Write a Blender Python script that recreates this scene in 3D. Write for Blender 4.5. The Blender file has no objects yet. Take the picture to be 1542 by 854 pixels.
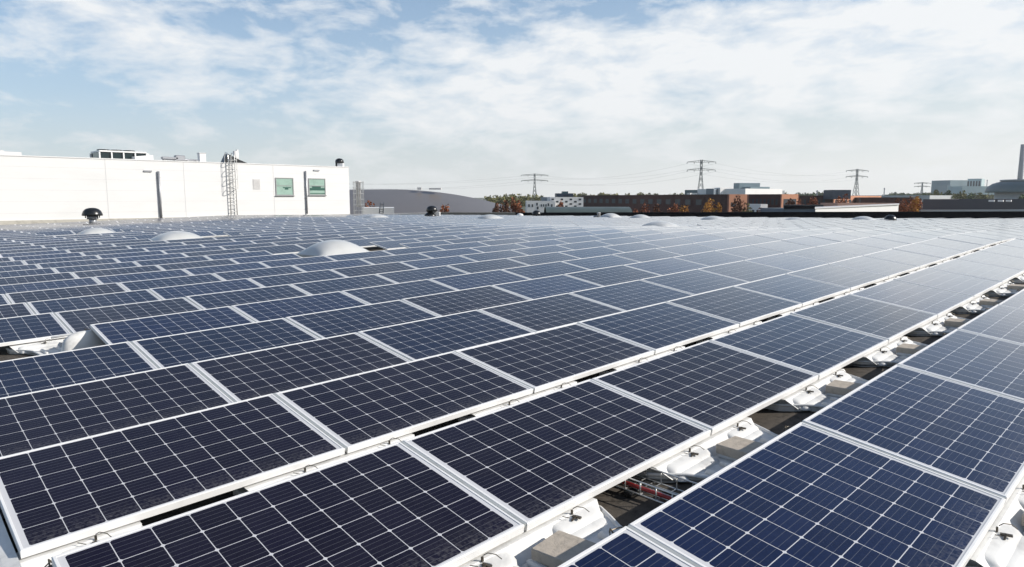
import bpy, math, random
from mathutils import Vector, Matrix

# ------------------------------------------------------------------ camera
SC = bpy.context.scene
COL = SC.collection
F_PX, YAW, PITCH, CAM_H, CAM_Y = 1025.06, 0.798174, 0.126145, 1.510518, -0.566812
CY, SY, CP, SP = math.cos(YAW), math.sin(YAW), math.cos(PITCH), math.sin(PITCH)
cam_d = bpy.data.cameras.new('camera')
cam_d.sensor_width = 36.0
cam_d.lens = 36.0 * F_PX / 1542.0
cam_d.clip_start = 0.05
cam_d.clip_end = 20000
cam = bpy.data.objects.new('camera', cam_d)
COL.objects.link(cam)
cam.location = (0, CAM_Y, CAM_H)
cam.rotation_euler = (math.pi / 2 - PITCH, 0, YAW - math.pi / 2)
SC.camera = cam

# ------------------------------------------------------------------ sun and sky
SUN_EL = math.radians(29)
SUN_DIR_H = Vector((0.66, -0.75, 0)).normalized()
SUN_DIR = Vector((SUN_DIR_H.x * math.cos(SUN_EL), SUN_DIR_H.y * math.cos(SUN_EL), math.sin(SUN_EL)))
sl = bpy.data.lights.new('sun', 'SUN')
sl.energy = 4.8
sl.angle = math.radians(0.5)
sl.color = (1.0, 0.945, 0.87)
so = bpy.data.objects.new('sun', sl)
COL.objects.link(so)
so.rotation_euler = (-SUN_DIR).to_track_quat('-Z', 'Y').to_euler()
so.location = (20, -20, 30)

W = bpy.data.worlds.new('World')
SC.world = W
W.use_nodes = True
nt = W.node_tree
nt.nodes.clear()


def N(tree, typ, **kw):
    n = tree.nodes.new(typ)
    for k, v in kw.items():
        setattr(n, k, v)
    return n


def mth(tree, op, a, b=None, c=None, clamp=False):
    n = tree.nodes.new('ShaderNodeMath')
    n.operation = op
    n.use_clamp = clamp
    for i, v in enumerate((a, b, c)):
        if v is None:
            continue
        if isinstance(v, (int, float)):
            n.inputs[i].default_value = v
        else:
            tree.links.new(v, n.inputs[i])
    return n.outputs[0]


def ramp(tree, fac, stops):
    n = tree.nodes.new('ShaderNodeValToRGB')
    el = n.color_ramp.elements
    while len(el) < len(stops):
        el.new(0.5)
    for e, (p, c) in zip(el, stops):
        e.position = p
        e.color = (c, c, c, 1) if isinstance(c, (int, float)) else (*c, 1)
    tree.links.new(fac, n.inputs[0])
    return n.outputs[0]


SKY_STRENGTH = 0.11
sky = N(nt, 'ShaderNodeTexSky', sky_type='NISHITA')
sky.sun_disc = False
sky.sun_elevation = SUN_EL
sky.sun_rotation = math.atan2(SUN_DIR_H.x, SUN_DIR_H.y)
sky.air_density = 1.0
sky.dust_density = 0.6
sky.ozone_density = 1.5
tc = N(nt, 'ShaderNodeTexCoord')
sep = N(nt, 'ShaderNodeSeparateXYZ')
nt.links.new(tc.outputs['Generated'], sep.inputs[0])
dx, dy, dz = sep.outputs
# direction as compass angle from the view heading (degrees, positive to the right) and elevation
fwd = mth(nt, 'ADD', mth(nt, 'MULTIPLY', dx, CY), mth(nt, 'MULTIPLY', dy, SY))
rgt = mth(nt, 'SUBTRACT', mth(nt, 'MULTIPLY', dx, SY), mth(nt, 'MULTIPLY', dy, CY))
az = mth(nt, 'MULTIPLY', mth(nt, 'ARCTAN2', rgt, fwd), 57.2958)
el = mth(nt, 'MULTIPLY', mth(nt, 'ARCSINE', dz), 57.2958)
cmb = N(nt, 'ShaderNodeCombineXYZ')
nt.links.new(mth(nt, 'MULTIPLY', az, 0.10), cmb.inputs[0])
nt.links.new(mth(nt, 'MULTIPLY', el, 0.26), cmb.inputs[1])
cn = N(nt, 'ShaderNodeTexNoise')
cn.inputs['Scale'].default_value = 1.7
cn.inputs['Detail'].default_value = 9
cn.inputs['Roughness'].default_value = 0.61
cn.inputs['Distortion'].default_value = 0.2
nt.links.new(cmb.outputs[0], cn.inputs['Vector'])


def bump(x, c, w):            # 1 at c falling to 0 at c +- w
    return mth(nt, 'SUBTRACT', 1.0, mth(nt, 'ABSOLUTE', mth(nt, 'DIVIDE', mth(nt, 'SUBTRACT', x, c), w)), clamp=True)


# broad cloud bank on the right of the heading, a streak on the left, veil at the horizon
bank = mth(nt, 'MULTIPLY', ramp(nt, mth(nt, 'MULTIPLY_ADD', az, 1 / 80, 0.5, clamp=True), [(0.30, 0), (0.48, 1)]),
           ramp(nt, mth(nt, 'DIVIDE', mth(nt, 'SUBTRACT', el, mth(nt, 'MULTIPLY', az, 0.055)), 20.0, clamp=True),
                [(0.16, 0.1), (0.34, 1), (0.58, 1), (0.72, -0.0)]))
streak = mth(nt, 'MULTIPLY', bump(az, -28.0, 20.0), bump(mth(nt, 'ADD', el, mth(nt, 'MULTIPLY', mth(nt, 'ADD', az, 25.0), 0.22)), 11.0, 4.5))
bias = mth(nt, 'ADD', mth(nt, 'MULTIPLY', bank, 0.23), mth(nt, 'MULTIPLY', streak, 0.22))
dens = mth(nt, 'ADD', cn.outputs['Fac'], bias)
cloud = ramp(nt, dens, [(0.49, 0.0), (0.60, 0.46), (0.76, 0.94)])
up_fade = ramp(nt, mth(nt, 'DIVIDE', el, 90.0, clamp=True), [(0.0, 0.0), (0.02, 1.0), (0.19, 1.0), (0.30, 0.22), (0.6, 0.15)])
cloud = mth(nt, 'MULTIPLY', cloud, up_fade)
veil = ramp(nt, mth(nt, 'DIVIDE', mth(nt, 'ADD', el, mth(nt, 'MULTIPLY', az, -0.06)), 40.0, clamp=True), [(0.0, 0.95), (0.08, 0.86), (0.20, 0.62), (0.40, 0.36), (0.56, 0.06), (1.0, 0.0)])
veil_c = ramp(nt, mth(nt, 'DIVIDE', mth(nt, 'ADD', el, mth(nt, 'MULTIPLY', az, -0.08)), 20.0, clamp=True), [(0.0, (0.80, 0.815, 0.81)), (0.22, (0.66, 0.725, 0.75)), (0.5, (0.47, 0.62, 0.78)), (1.0, (0.33, 0.52, 0.78))])
# lightness of the cloud varies a little
sky_s = N(nt, 'ShaderNodeMix', data_type='RGBA', blend_type='MULTIPLY')
sky_s.inputs['Factor'].default_value = 1.0
nt.links.new(sky.outputs[0], sky_s.inputs[6])
sky_s.inputs[7].default_value = (SKY_STRENGTH,) * 3 + (1,)
m1 = N(nt, 'ShaderNodeMix', data_type='RGBA')
nt.links.new(veil, m1.inputs['Factor'])
nt.links.new(sky_s.outputs[2], m1.inputs[6])
nt.links.new(veil_c, m1.inputs[7])
m2 = N(nt, 'ShaderNodeMix', data_type='RGBA')
nt.links.new(cloud, m2.inputs['Factor'])
nt.links.new(m1.outputs[2], m2.inputs[6])
m2.inputs[7].default_value = (0.84, 0.855, 0.865, 1)
bg = N(nt, 'ShaderNodeBackground')
bg.inputs['Strength'].default_value = 1.0
nt.links.new(m2.outputs[2], bg.inputs['Color'])
wo = N(nt, 'ShaderNodeOutputWorld')
nt.links.new(bg.outputs[0], wo.inputs['Surface'])

SC.view_settings.view_transform = 'Standard'
SC.view_settings.look = 'None'
SC.view_settings.exposure = 0.18
SC.view_settings.gamma = 1.0
SC.view_settings.use_curve_mapping = False
SC.render.engine = 'CYCLES'
SC.cycles.max_bounces = 6
SC.cycles.diffuse_bounces = 3
SC.cycles.glossy_bounces = 3
SC.cycles.transparent_max_bounces = 8
SC.cycles.use_denoising = True
SC.cycles.sample_clamp_indirect = 6.0

# ------------------------------------------------------------------ helpers
RNG = random.Random(7)


def ground_at(px, d):
    """point on the ground plan seen in the photograph's column px, d metres ahead of the camera"""
    dd = d * CP
    r = (px - 771.0) / F_PX * (d * CP + CAM_H * SP * 0.0)
    return (CY * d + SY * r, CAM_Y + SY * d - CY * r)


def height_at(py, d):
    """height of the thing whose edge is seen at photograph row py, d metres ahead"""
    return CAM_H + math.tan(math.atan((427.0 - py) / F_PX) - PITCH) * d


def size_at(n_px, d):
    return n_px / F_PX * d


def fwd_lat(x, y):
    return (CY * x + SY * (y - CAM_Y), SY * x - CY * (y - CAM_Y))


def project(p):
    x, y, z = p[0], p[1] - CAM_Y, p[2] - CAM_H
    f = CY * x + SY * y
    r = SY * x - CY * y
    d = f * CP - z * SP
    u = f * SP + z * CP
    if d < 0.05:
        return None
    return (771 + F_PX * r / d, 427 - F_PX * u / d, d)


class MB:
    """collects shapes and links them as one mesh object"""

    def __init__(s):
        s.v, s.f, s.m, s.sm, s.uv = [], [], [], [], {}

    def add(s, vs, fs, mi=0, smooth=False):
        o = len(s.v)
        s.v += [tuple(v) for v in vs]
        for f in fs:
            s.f.append(tuple(i + o for i in f))
            s.m.append(mi)
            s.sm.append(smooth)
        return o

    def box(s, c, sz, mi=0, mat=None, bevel=0.0):
        x, y, z = sz[0] / 2, sz[1] / 2, sz[2] / 2
        if bevel <= 0:
            vs = [Vector((sx * x, sy * y, sz_ * z)) for sz_ in (-1, 1) for sy in (-1, 1) for sx in (-1, 1)]
            fs = [(0, 2, 3, 1), (4, 5, 7, 6), (0, 1, 5, 4), (2, 6, 7, 3), (0, 4, 6, 2), (1, 3, 7, 5)]
        else:
            b = min(bevel, x, y, z)
            vs = []
            rings = []
            for (zz, ins) in ((-z, b), (-z + b, 0), (z - b, 0), (z, b)):
                r = []
                for (cx, cy, order) in ((1, 1, 0), (-1, 1, 1), (-1, -1, 2), (1, -1, 3)):
                    px, py = cx * (x - ins), cy * (y - ins)
                    if order in (0, 2):
                        pts = [(px, py - cy * b), (px - cx * b, py)]
                    else:
                        pts = [(px - cx * b, py), (px, py - cy * b)]
                    for q in pts:
                        r.append(len(vs))
                        vs.append(Vector((q[0], q[1], zz)))
                rings.append(r)
            fs = [tuple(reversed(rings[0])), tuple(rings[-1])]
            for a, bb in zip(rings[:-1], rings[1:]):
                n = len(a)
                fs += [(a[i], a[(i + 1) % n], bb[(i + 1) % n], bb[i]) for i in range(n)]
        if mat is not None:
            vs = [mat @ v for v in vs]
        vs = [v + Vector(c) for v in vs]
        s.add(vs, fs, mi)

    def tube(s, pts, r, n=6, mi=0, caps=True):
        pts = [Vector(p) for p in pts]
        vs, fs = [], []
        rr = r if isinstance(r, (list, tuple)) else [r] * len(pts)
        for i, p in enumerate(pts):
            t = (pts[min(i + 1, len(pts) - 1)] - pts[max(i - 1, 0)]).normalized()
            a = t.cross(Vector((0, 0, 1)))
            if a.length < 1e-3:
                a = t.cross(Vector((1, 0, 0)))
            a.normalize()
            b = t.cross(a)
            for k in range(n):
                w = 2 * math.pi * k / n
                vs.append(p + (a * math.cos(w) + b * math.sin(w)) * rr[i])
        for i in range(len(pts) - 1):
            for k in range(n):
                fs.append((i * n + k, i * n + (k + 1) % n, (i + 1) * n + (k + 1) % n, (i + 1) * n + k))
        if caps:
            fs.append(tuple(range(n - 1, -1, -1)))
            fs.append(tuple(range((len(pts) - 1) * n, len(pts) * n)))
        s.add(vs, fs, mi, n > 5)

    def lathe(s, prof, c=(0, 0, 0), n=24, mi=0, smooth=True, sx=1.0, sy=1.0):
        vs, fs = [], []
        for (r, z) in prof:
            for k in range(n):
                w = 2 * math.pi * k / n
                vs.append((c[0] + r * math.cos(w) * sx, c[1] + r * math.sin(w) * sy, c[2] + z))
        m = len(prof)
        for i in range(m - 1):
            for k in range(n):
                fs.append((i * n + k, i * n + (k + 1) % n, (i + 1) * n + (k + 1) % n, (i + 1) * n + k))
        if prof[0][0] > 1e-4:
            fs.append(tuple(range(n - 1, -1, -1)))
        if prof[-1][0] > 1e-4:
            fs.append(tuple(range((m - 1) * n, m * n)))
        s.add(vs, fs, mi, smooth)

    def prism(s, poly, z0, z1, mi=0):
        """poly: ccw list of (x, y); z0/z1 floats or lists"""
        n = len(poly)
        a = z0 if isinstance(z0, (list, tuple)) else [z0] * n
        b = z1 if isinstance(z1, (list, tuple)) else [z1] * n
        vs = [(p[0], p[1], a[i]) for i, p in enumerate(poly)] + [(p[0], p[1], b[i]) for i, p in enumerate(poly)]
        fs = [tuple(range(n - 1, -1, -1)), tuple(range(n, 2 * n))]
        fs += [(i, (i + 1) % n, n + (i + 1) % n, n + i) for i in range(n)]
        s.add(vs, fs, mi)

    def build(s, name, mats, parent=None):
        me = bpy.data.meshes.new(name)
        me.from_pydata(s.v, [], s.f)
        if not isinstance(mats, (list, tuple)):
            mats = [mats]
        for m in mats:
            me.materials.append(m)
        me.polygons.foreach_set('material_index', s.m)
        me.polygons.foreach_set('use_smooth', s.sm)
        me.update()
        o = bpy.data.objects.new(name, me)
        COL.objects.link(o)
        if parent is not None:
            o.parent = parent
        return o


def thing(name, label, cat, loc=(0, 0, 0), rot=(0, 0, 0), group=None):
    o = bpy.data.objects.new(name, None)
    COL.objects.link(o)
    o.location = loc
    o.rotation_euler = rot
    o.empty_display_size = 0.2
    tag(o, label, cat, group)
    return o


def tag(o, label=None, cat=None, group=None, kind=None):
    if label:
        o['label'] = label
    if cat:
        o['category'] = cat
    if group:
        o['group'] = group
    if kind:
        o['kind'] = kind
    return o


KIDS = {}


def part(mb, name, mats, parent):
    o = mb.build(name, mats, parent)
    KIDS.setdefault(parent.name, []).append(o)
    return o


def copy_thing(root, kids, loc, rot, label, group=None):
    r = root.copy()
    COL.objects.link(r)
    r.location = loc
    r.rotation_euler = rot
    r['label'] = label
    if group:
        r['group'] = group
    for k in kids:
        c = k.copy()
        COL.objects.link(c)
        c.parent = r
    return r


# ------------------------------------------------------------------ materials
def mat(name, col, rough=0.6, metal=0.0, spec=0.5, var=0.0, scale=4.0, bumps=0.0, stretch=(1, 1, 1), dirt=None):
    m = bpy.data.materials.new(name)
    m.use_nodes = True
    t = m.node_tree
    b = t.nodes['Principled BSDF']
    b.inputs['Base Color'].default_value = (*col, 1)
    b.inputs['Roughness'].default_value = rough
    b.inputs['Metallic'].default_value = metal
    b.inputs['Specular IOR Level'].default_value = spec
    if var > 0 or bumps > 0:
        co = N(t, 'ShaderNodeTexCoord')
        mp = N(t, 'ShaderNodeMapping')
        mp.inputs['Scale'].default_value = stretch
        t.links.new(co.outputs['Object'], mp.inputs[0])
        no = N(t, 'ShaderNodeTexNoise')
        no.inputs['Scale'].default_value = scale
        no.inputs['Detail'].default_value = 8
        no.inputs['Roughness'].default_value = 0.65
        t.links.new(mp.outputs[0], no.inputs['Vector'])
        if var > 0:
            c2 = dirt or tuple(max(0, c * (1 - var * 1.6)) for c in col)
            c3 = tuple(min(1, c * (1 + var * 0.5)) for c in col)
            t.links.new(ramp(t, no.outputs['Fac'], [(0.28, c2), (0.5, col), (0.75, c3)]), b.inputs['Base Color'])
        if bumps > 0:
            bp = N(t, 'ShaderNodeBump')
            bp.inputs['Strength'].default_value = bumps
            bp.inputs['Distance'].default_value = 0.02
            t.links.new(no.outputs['Fac'], bp.inputs['Height'])
            t.links.new(bp.outputs[0], b.inputs['Normal'])
    return m


CELL = 0.1575


def glass_mat(name, base, alt):
    """cells, ribbons and the white backsheet under the cover glass, laid out in metres by the panel's own UVs"""
    m = bpy.data.materials.new(name)
    m.use_nodes = True
    t = m.node_tree
    b = t.nodes['Principled BSDF']
    uv = N(t, 'ShaderNodeUVMap')
    uv.uv_map = 'UVMap'
    sp = N(t, 'ShaderNodeSeparateXYZ')
    t.links.new(uv.outputs[0], sp.inputs[0])
    cx = mth(t, 'DIVIDE', mth(t, 'ADD', sp.outputs[0], CELL * 5), CELL)
    cy = mth(t, 'DIVIDE', mth(t, 'ADD', sp.outputs[1], CELL * 3), CELL)
    ax = mth(t, 'ABSOLUTE', mth(t, 'SUBTRACT', mth(t, 'FRACT', cx), 0.5))
    ay = mth(t, 'ABSOLUTE', mth(t, 'SUBTRACT', mth(t, 'FRACT', cy), 0.5))
    gap = mth(t, 'MAXIMUM', mth(t, 'GREATER_THAN', ax, 0.5 - 0.0115), mth(t, 'GREATER_THAN', ay, 0.5 - 0.0115))
    gap = mth(t, 'MAXIMUM', gap, mth(t, 'GREATER_THAN', mth(t, 'ADD', ax, ay), 1.0 - 0.075))
    out = mth(t, 'MAXIMUM', mth(t, 'GREATER_THAN', mth(t, 'ABSOLUTE', sp.outputs[0]), CELL * 5 - 0.002),
              mth(t, 'GREATER_THAN', mth(t, 'ABSOLUTE', sp.outputs[1]), CELL * 3 - 0.002))
    white = mth(t, 'MAXIMUM', gap, out)
    bus = mth(t, 'GREATER_THAN', mth(t, 'ABSOLUTE', mth(t, 'SUBTRACT', mth(t, 'FRACT', mth(t, 'MULTIPLY', cy, 5.0)), 0.5)), 0.5 - 0.030)
    # shimmer of the crystals, and each cell slightly its own shade
    oi = N(t, 'ShaderNodeObjectInfo')
    ck = N(t, 'ShaderNodeCombineXYZ')
    t.links.new(mth(t, 'FLOOR', cx), ck.inputs[0])
    t.links.new(mth(t, 'FLOOR', cy), ck.inputs[1])
    t.links.new(mth(t, 'MULTIPLY', oi.outputs['Random'], 77.0), ck.inputs[2])
    wn = N(t, 'ShaderNodeTexWhiteNoise')
    t.links.new(ck.outputs[0], wn.inputs['Vector'])
    vo = N(t, 'ShaderNodeTexVoronoi')
    vo.inputs['Scale'].default_value = 95
    t.links.new(uv.outputs[0], vo.inputs['Vector'])
    sv = N(t, 'ShaderNodeSeparateColor')
    t.links.new(vo.outputs['Color'], sv.inputs[0])
    k = mth(t, 'ADD', mth(t, 'MULTIPLY', wn.outputs['Value'], 0.55), mth(t, 'MULTIPLY', sv.outputs[0], 0.45))
    mc = N(t, 'ShaderNodeMix', data_type='RGBA')
    t.links.new(k, mc.inputs['Factor'])
    mc.inputs[6].default_value = (*base, 1)
    mc.inputs[7].default_value = (*alt, 1)
    mb_ = N(t, 'ShaderNodeMix', data_type='RGBA')
    t.links.new(mth(t, 'MULTIPLY', bus, 0.36), mb_.inputs['Factor'])
    t.links.new(mc.outputs[2], mb_.inputs[6])
    mb_.inputs[7].default_value = (0.22, 0.23, 0.25, 1)
    mw = N(t, 'ShaderNodeMix', data_type='RGBA')
    t.links.new(white, mw.inputs['Factor'])
    t.links.new(mb_.outputs[2], mw.inputs[6])
    mw.inputs[7].default_value = (0.58, 0.58, 0.59, 1)
    # thin dust film, thicker in patches
    no = N(t, 'ShaderNodeTexNoise')
    no.inputs['Scale'].default_value = 3.1
    no.inputs['Detail'].default_value = 9
    no.inputs['Roughness'].default_value = 0.7
    cd = N(t, 'ShaderNodeTexCoord')
    geo = N(t, 'ShaderNodeNewGeometry')
    t.links.new(geo.outputs['Position'], no.inputs['Vector'])
    md = N(t, 'ShaderNodeMix', data_type='RGBA')
    # grime washed down to the low edge, speckled
    ng = N(t, 'ShaderNodeTexNoise')
    ng.inputs['Scale'].default_value = 60
    ng.inputs['Detail'].default_value = 5
    t.links.new(geo.outputs['Position'], ng.inputs['Vector'])
    low = mth(t, 'MULTIPLY', mth(t, 'MULTIPLY_ADD', sp.outputs[1], -7.0, -2.3, clamp=True), ramp(t, ng.outputs['Fac'], [(0.42, 0.0), (0.70, 0.16)]))
    t.links.new(mth(t, 'ADD', low, ramp(t, no.outputs['Fac'], [(0.35, 0.0), (0.8, 0.016)])), md.inputs['Factor'])
    t.links.new(mw.outputs[2], md.inputs[6])
    md.inputs[7].default_value = (0.42, 0.41, 0.40, 1)
    # a few bird droppings, scattered sparsely over the roof
    vd = N(t, 'ShaderNodeTexVoronoi')
    vd.inputs['Scale'].default_value = 1.3
    nd = N(t, 'ShaderNodeTexNoise')
    nd.inputs['Scale'].default_value = 30
    wv = N(t, 'ShaderNodeVectorMath', operation='MULTIPLY_ADD')
    t.links.new(nd.outputs['Color'], wv.inputs[0])
    wv.inputs[1].default_value = (0.05, 0.05, 0.0)
    t.links.new(geo.outputs['Position'], wv.inputs[2])
    t.links.new(geo.outputs['Position'], nd.inputs['Vector'])
    t.links.new(wv.outputs[0], vd.inputs['Vector'])
    sd = N(t, 'ShaderNodeSeparateColor')
    t.links.new(vd.outputs['Color'], sd.inputs[0])
    drop = mth(t, 'MULTIPLY', mth(t, 'LESS_THAN', vd.outputs['Distance'], mth(t, 'MULTIPLY', sd.outputs[1], 0.028)), mth(t, 'GREATER_THAN', sd.outputs[0], 0.72))
    mdr = N(t, 'ShaderNodeMix', data_type='RGBA')
    t.links.new(mth(t, 'MULTIPLY', drop, 0.8), mdr.inputs['Factor'])
    t.links.new(md.outputs[2], mdr.inputs[6])
    mdr.inputs[7].default_value = (0.60, 0.59, 0.56, 1)
    t.links.new(mdr.outputs[2], b.inputs['Base Color'])
    b.inputs['IOR'].default_value = 1.42
    b.inputs['Specular IOR Level'].default_value = 0.30
    t.links.new(ramp(t, no.outputs['Fac'], [(0.3, 0.13), (0.8, 0.20)]), b.inputs['Roughness'])
    # anti-reflective glass: little sheen face on, strong at grazing angles
    lw = N(t, 'ShaderNodeLayerWeight')
    lw.inputs['Blend'].default_value = 0.5
    t.links.new(ramp(t, lw.outputs['Facing'], [(0.69, 0.0), (0.79, 0.35), (0.87, 1.0)]), b.inputs['Coat Weight'])
    b.inputs['Coat IOR'].default_value = 2.5
    # the finest dust brightens the glass at grazing angles
    t.links.new(ramp(t, lw.outputs['Facing'], [(0.78, 0.0), (0.90, 0.55)]), b.inputs['Sheen Weight'])
    b.inputs['Sheen Roughness'].default_value = 0.35
    b.inputs['Sheen Tint'].default_value = (1.0, 0.97, 0.93, 1)
    b.inputs['Coat Roughness'].default_value = 0.15
    return m


G_BLACK = glass_mat('cells_blackish', (0.0065, 0.0050, 0.0125), (0.0100, 0.0080, 0.0210))
G_NAVY = glass_mat('cells_navy', (0.0050, 0.0085, 0.0260), (0.0080, 0.0135, 0.0400))
G_BLUE = glass_mat('cells_blue', (0.0050, 0.0100, 0.0350), (0.0080, 0.0160, 0.0560))
GL = [G_BLACK, G_NAVY, G_BLUE]
M_FRAME = mat('anodised_frame', (0.78, 0.775, 0.76), 0.42, 0.0, 0.5, var=0.06, scale=9)
M_SEAL = mat('grey_rail', (0.33, 0.35, 0.35), 0.5, 0.0, var=0.12, scale=14)
M_PLASTIC = mat('white_plastic', (0.68, 0.675, 0.65), 0.5, 0.0, 0.4, var=0.22, scale=5, bumps=0.12)
M_BLOCK = mat('concrete_tile', (0.47, 0.41, 0.335), 0.9, 0, 0.2, var=0.16, scale=22, bumps=0.3)
M_CLIP = mat('dark_steel_clip', (0.10, 0.085, 0.065), 0.45, 0.6)
M_WIRE = mat('galvanised_wire', (0.62, 0.62, 0.60), 0.35, 0.7)
M_RED = mat('red_cable', (0.28, 0.02, 0.02), 0.45)
M_BLACKCABLE = mat('black_cable', (0.015, 0.015, 0.015), 0.5)
M_BLACK = mat('black_cover', (0.012, 0.013, 0.014), 0.28, 0, 0.5)
M_DOME = mat('opal_acrylic', (0.57, 0.575, 0.56), 0.22, 0, 0.5, var=0.06, scale=3)
M_DOME.node_tree.nodes['Principled BSDF'].inputs['Subsurface Weight'].default_value = 0.5
M_DOME.node_tree.nodes['Principled BSDF'].inputs['Subsurface Radius'].default_value = (0.3, 0.3, 0.28)
M_CURB = mat('dome_curb', (0.60, 0.60, 0.57), 0.6, var=0.1, scale=5)
M_WALL = mat('white_cladding', (0.71, 0.71, 0.70), 0.55, 0, 0.4, var=0.04, scale=0.9, stretch=(0.25, 1, 1))
M_JOINT = mat('cladding_joint', (0.59, 0.59, 0.59), 0.7)
M_ZINC = mat('zinc_pipe', (0.33, 0.34, 0.36), 0.45, 0.5, var=0.1)
M_WFRAME = mat('grey_window_frame', (0.26, 0.27, 0.27), 0.5)
M_GLASSGREEN = mat('green_tinted_pane', (0.30, 0.44, 0.37), 0.06, 0, 0.6, var=0.25, scale=1.1)
M_GLASSDARK = mat('green_black_pane', (0.03, 0.10, 0.075), 0.08, 0, 0.6)
M_DARKGLASS = mat('dark_pane', (0.012, 0.024, 0.028), 0.12, 0, 0.5)
M_LOUVRE = mat('pale_louvre', (0.60, 0.59, 0.58), 0.6)
M_GRAVEL = mat('pale_roof_edge', (0.45, 0.43, 0.38), 0.95, 0, 0.2, var=0.2, scale=3)

# roofing: dark bituminous felt with mineral chips and stains
M_ROOF = mat('roofing_felt', (0.085, 0.073, 0.060), 0.9, 0, 0.25, var=0.35, scale=16, bumps=0.35)
M_GROUND = mat('ground_cover', (0.10, 0.11, 0.07), 0.95, 0, 0.2, var=0.4, scale=0.02)

# ------------------------------------------------------------------ roof shape
LP, RP, TILT, PW = 1.67, 1.522129, 0.167544, 0.99
ROOF_DROP = 0.15


def zref(x, y):
    """height of the plane on which the panels' low edges stand"""
    v = -y
    uc = min(x, 19.0)
    vc = max(v, -21.0)
    z = 0.025169 * uc + 5.95e-5 * uc * uc + 0.027201 * vc + 5.258e-4 * vc * vc + 1.327e-4 * uc * vc
    if v < -21.0:
        z += 0.0035 * (v + 21.0)
    if x > 19.0:
        t = x - 19.0
        s = min(t, 3.0)
        z += 0.022 * (s - s * s / 6.0) - 0.012 * (s * s / 6.0 + max(0.0, t - 3.0))
    return z


def roof_z(x, y):
    return zref(x, y) - ROOF_DROP


WALL_Y = 52.6
WALL_X1 = ground_at(528.5, 60.15)[0]


def far_limit(lat):
    """distance ahead at which the roof ends, by sideways distance"""
    if lat < -14.2:
        # the wall of the higher block runs along the rows
        return max(6.0, (WALL_Y - CAM_Y + CY * lat) / SY)
    if lat < 0.6:
        return 60.0 + (lat + 14.2) * 0.05
    return 60.8 - (lat - 0.6) * 0.085


mb = MB()
lats = [-62 + i * 1.4 for i in range(92)]
NF = 60
rows = []
for j in range(NF + 1):
    t = (j / NF) ** 1.25
    r = []
    for la in lats:
        d1 = far_limit(la) + 0.3
        d0 = min(-9.0, d1 - 5)
        d = d0 + (d1 - d0) * t
        x, y = CY * d + SY * la, CAM_Y + SY * d - CY * la
        r.append((x, y, roof_z(x, y)))
    rows.append(r)
vs = [p for r in rows for p in r]
nl = len(lats)
fs = [(j * nl + i, j * nl + i + 1, (j + 1) * nl + i + 1, (j + 1) * nl + i) for j in range(NF) for i in range(nl - 1)]
mb.add(vs, fs, 0, True)
tag(mb.build('roof_deck', M_ROOF), kind='structure')

GZ = -9.5
mb = MB()
mb.add([(-9000, -9000, GZ), (9000, -9000, GZ), (9000, 9000, GZ), (-9000, 9000, GZ)], [(0, 1, 2, 3)])
tag(mb.build('ground', M_GROUND), kind='structure')

# walls of our own hall under the roof, so that the edge is a real edge
# ------------------------------------------------------------------ rooflights and vents: where panels are left out
ORD = ['first', 'second', 'third', 'fourth', 'fifth', 'sixth', 'seventh', 'eighth', 'ninth', 'tenth', 'eleventh', 'twelfth',
       'thirteenth', 'fourteenth', 'fifteenth', 'sixteenth', 'seventeenth', 'eighteenth', 'nineteenth', 'twentieth']


def ordinal(n):
    if n <= 20:
        return ORD[n - 1]
    tens = {2: 'twenty', 3: 'thirty', 4: 'forty'}[n // 10]
    return tens + ('-' + ORD[n % 10 - 1] if n % 10 else '') if n % 10 else {2: 'twentieth', 3: 'thirtieth', 4: 'fortieth'}[n // 10]


DOMES = [  # px, distance, side, height, label
    (500, 19.0, 1.52, 0.47, 'largest opal rooflight dome, nearest one, left of centre among blue panels'),
    (269, 26.0, 1.72, 0.46, 'opal rooflight dome below the caged wall ladder, second largest'),
    (141, 30.6, 1.45, 0.42, 'opal rooflight dome directly below the black mushroom vent'),
    (995, 31.0, 1.60, 0.40, 'milky rooflight dome nearest the camera on the pale far right panels'),
    (738, 46.0, 1.7, 0.45, 'faint rooflight dome on the far panels below the rusty tree in the middle'),
    (566, 47.0, 1.7, 0.42, 'faint grey rooflight dome in front of the low white box'),
    (1075, 48.0, 1.7, 0.42, 'half hidden rooflight dome before the black parapet under the golden tree'),
    (1200, 49.0, 1.6, 0.36, 'grey rooflight dome before the black parapet below the blue grey shed'),
    (1302, 50.0, 1.6, 0.42, 'rooflight dome overlapping the black parapet beside the round black vent'),
    (920, 53.0, 1.5, 0.50, 'small rooflight dome just right of the short white post'),
    (965, 51.0, 1.5, 0.45, 'small flat rooflight dome between the white post and the nearest far dome'),
]
VENT_SPOTS = [(137, 41.0), (650, 53.0), (1343, 47.0), (1380, 46.0), (808, 57.5), (902, 55.5), (783, 55)]
NUDGE = {500: (0.0, 0.0), 269: (-0.22, -0.22), 141: (0.0, 0.0)}   # centred in their bays between the panels
DOME_XY = {}
BLOCKED = []
for (px, d, s, h, lb) in DOMES:
    x, y = ground_at(px, d)
    nx, ny = NUDGE.get(px, (0.0, 0.0))
    DOME_XY[px] = (x + nx, y + ny)
    BLOCKED.append((x + nx, y + ny, s / 2 - 0.01))
for (px, d) in VENT_SPOTS:
    x, y = ground_at(px, d)
    BLOCKED.append((x, y, 0.45))

# ------------------------------------------------------------------ solar panels
PL, FT = 1.65, 0.040


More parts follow.
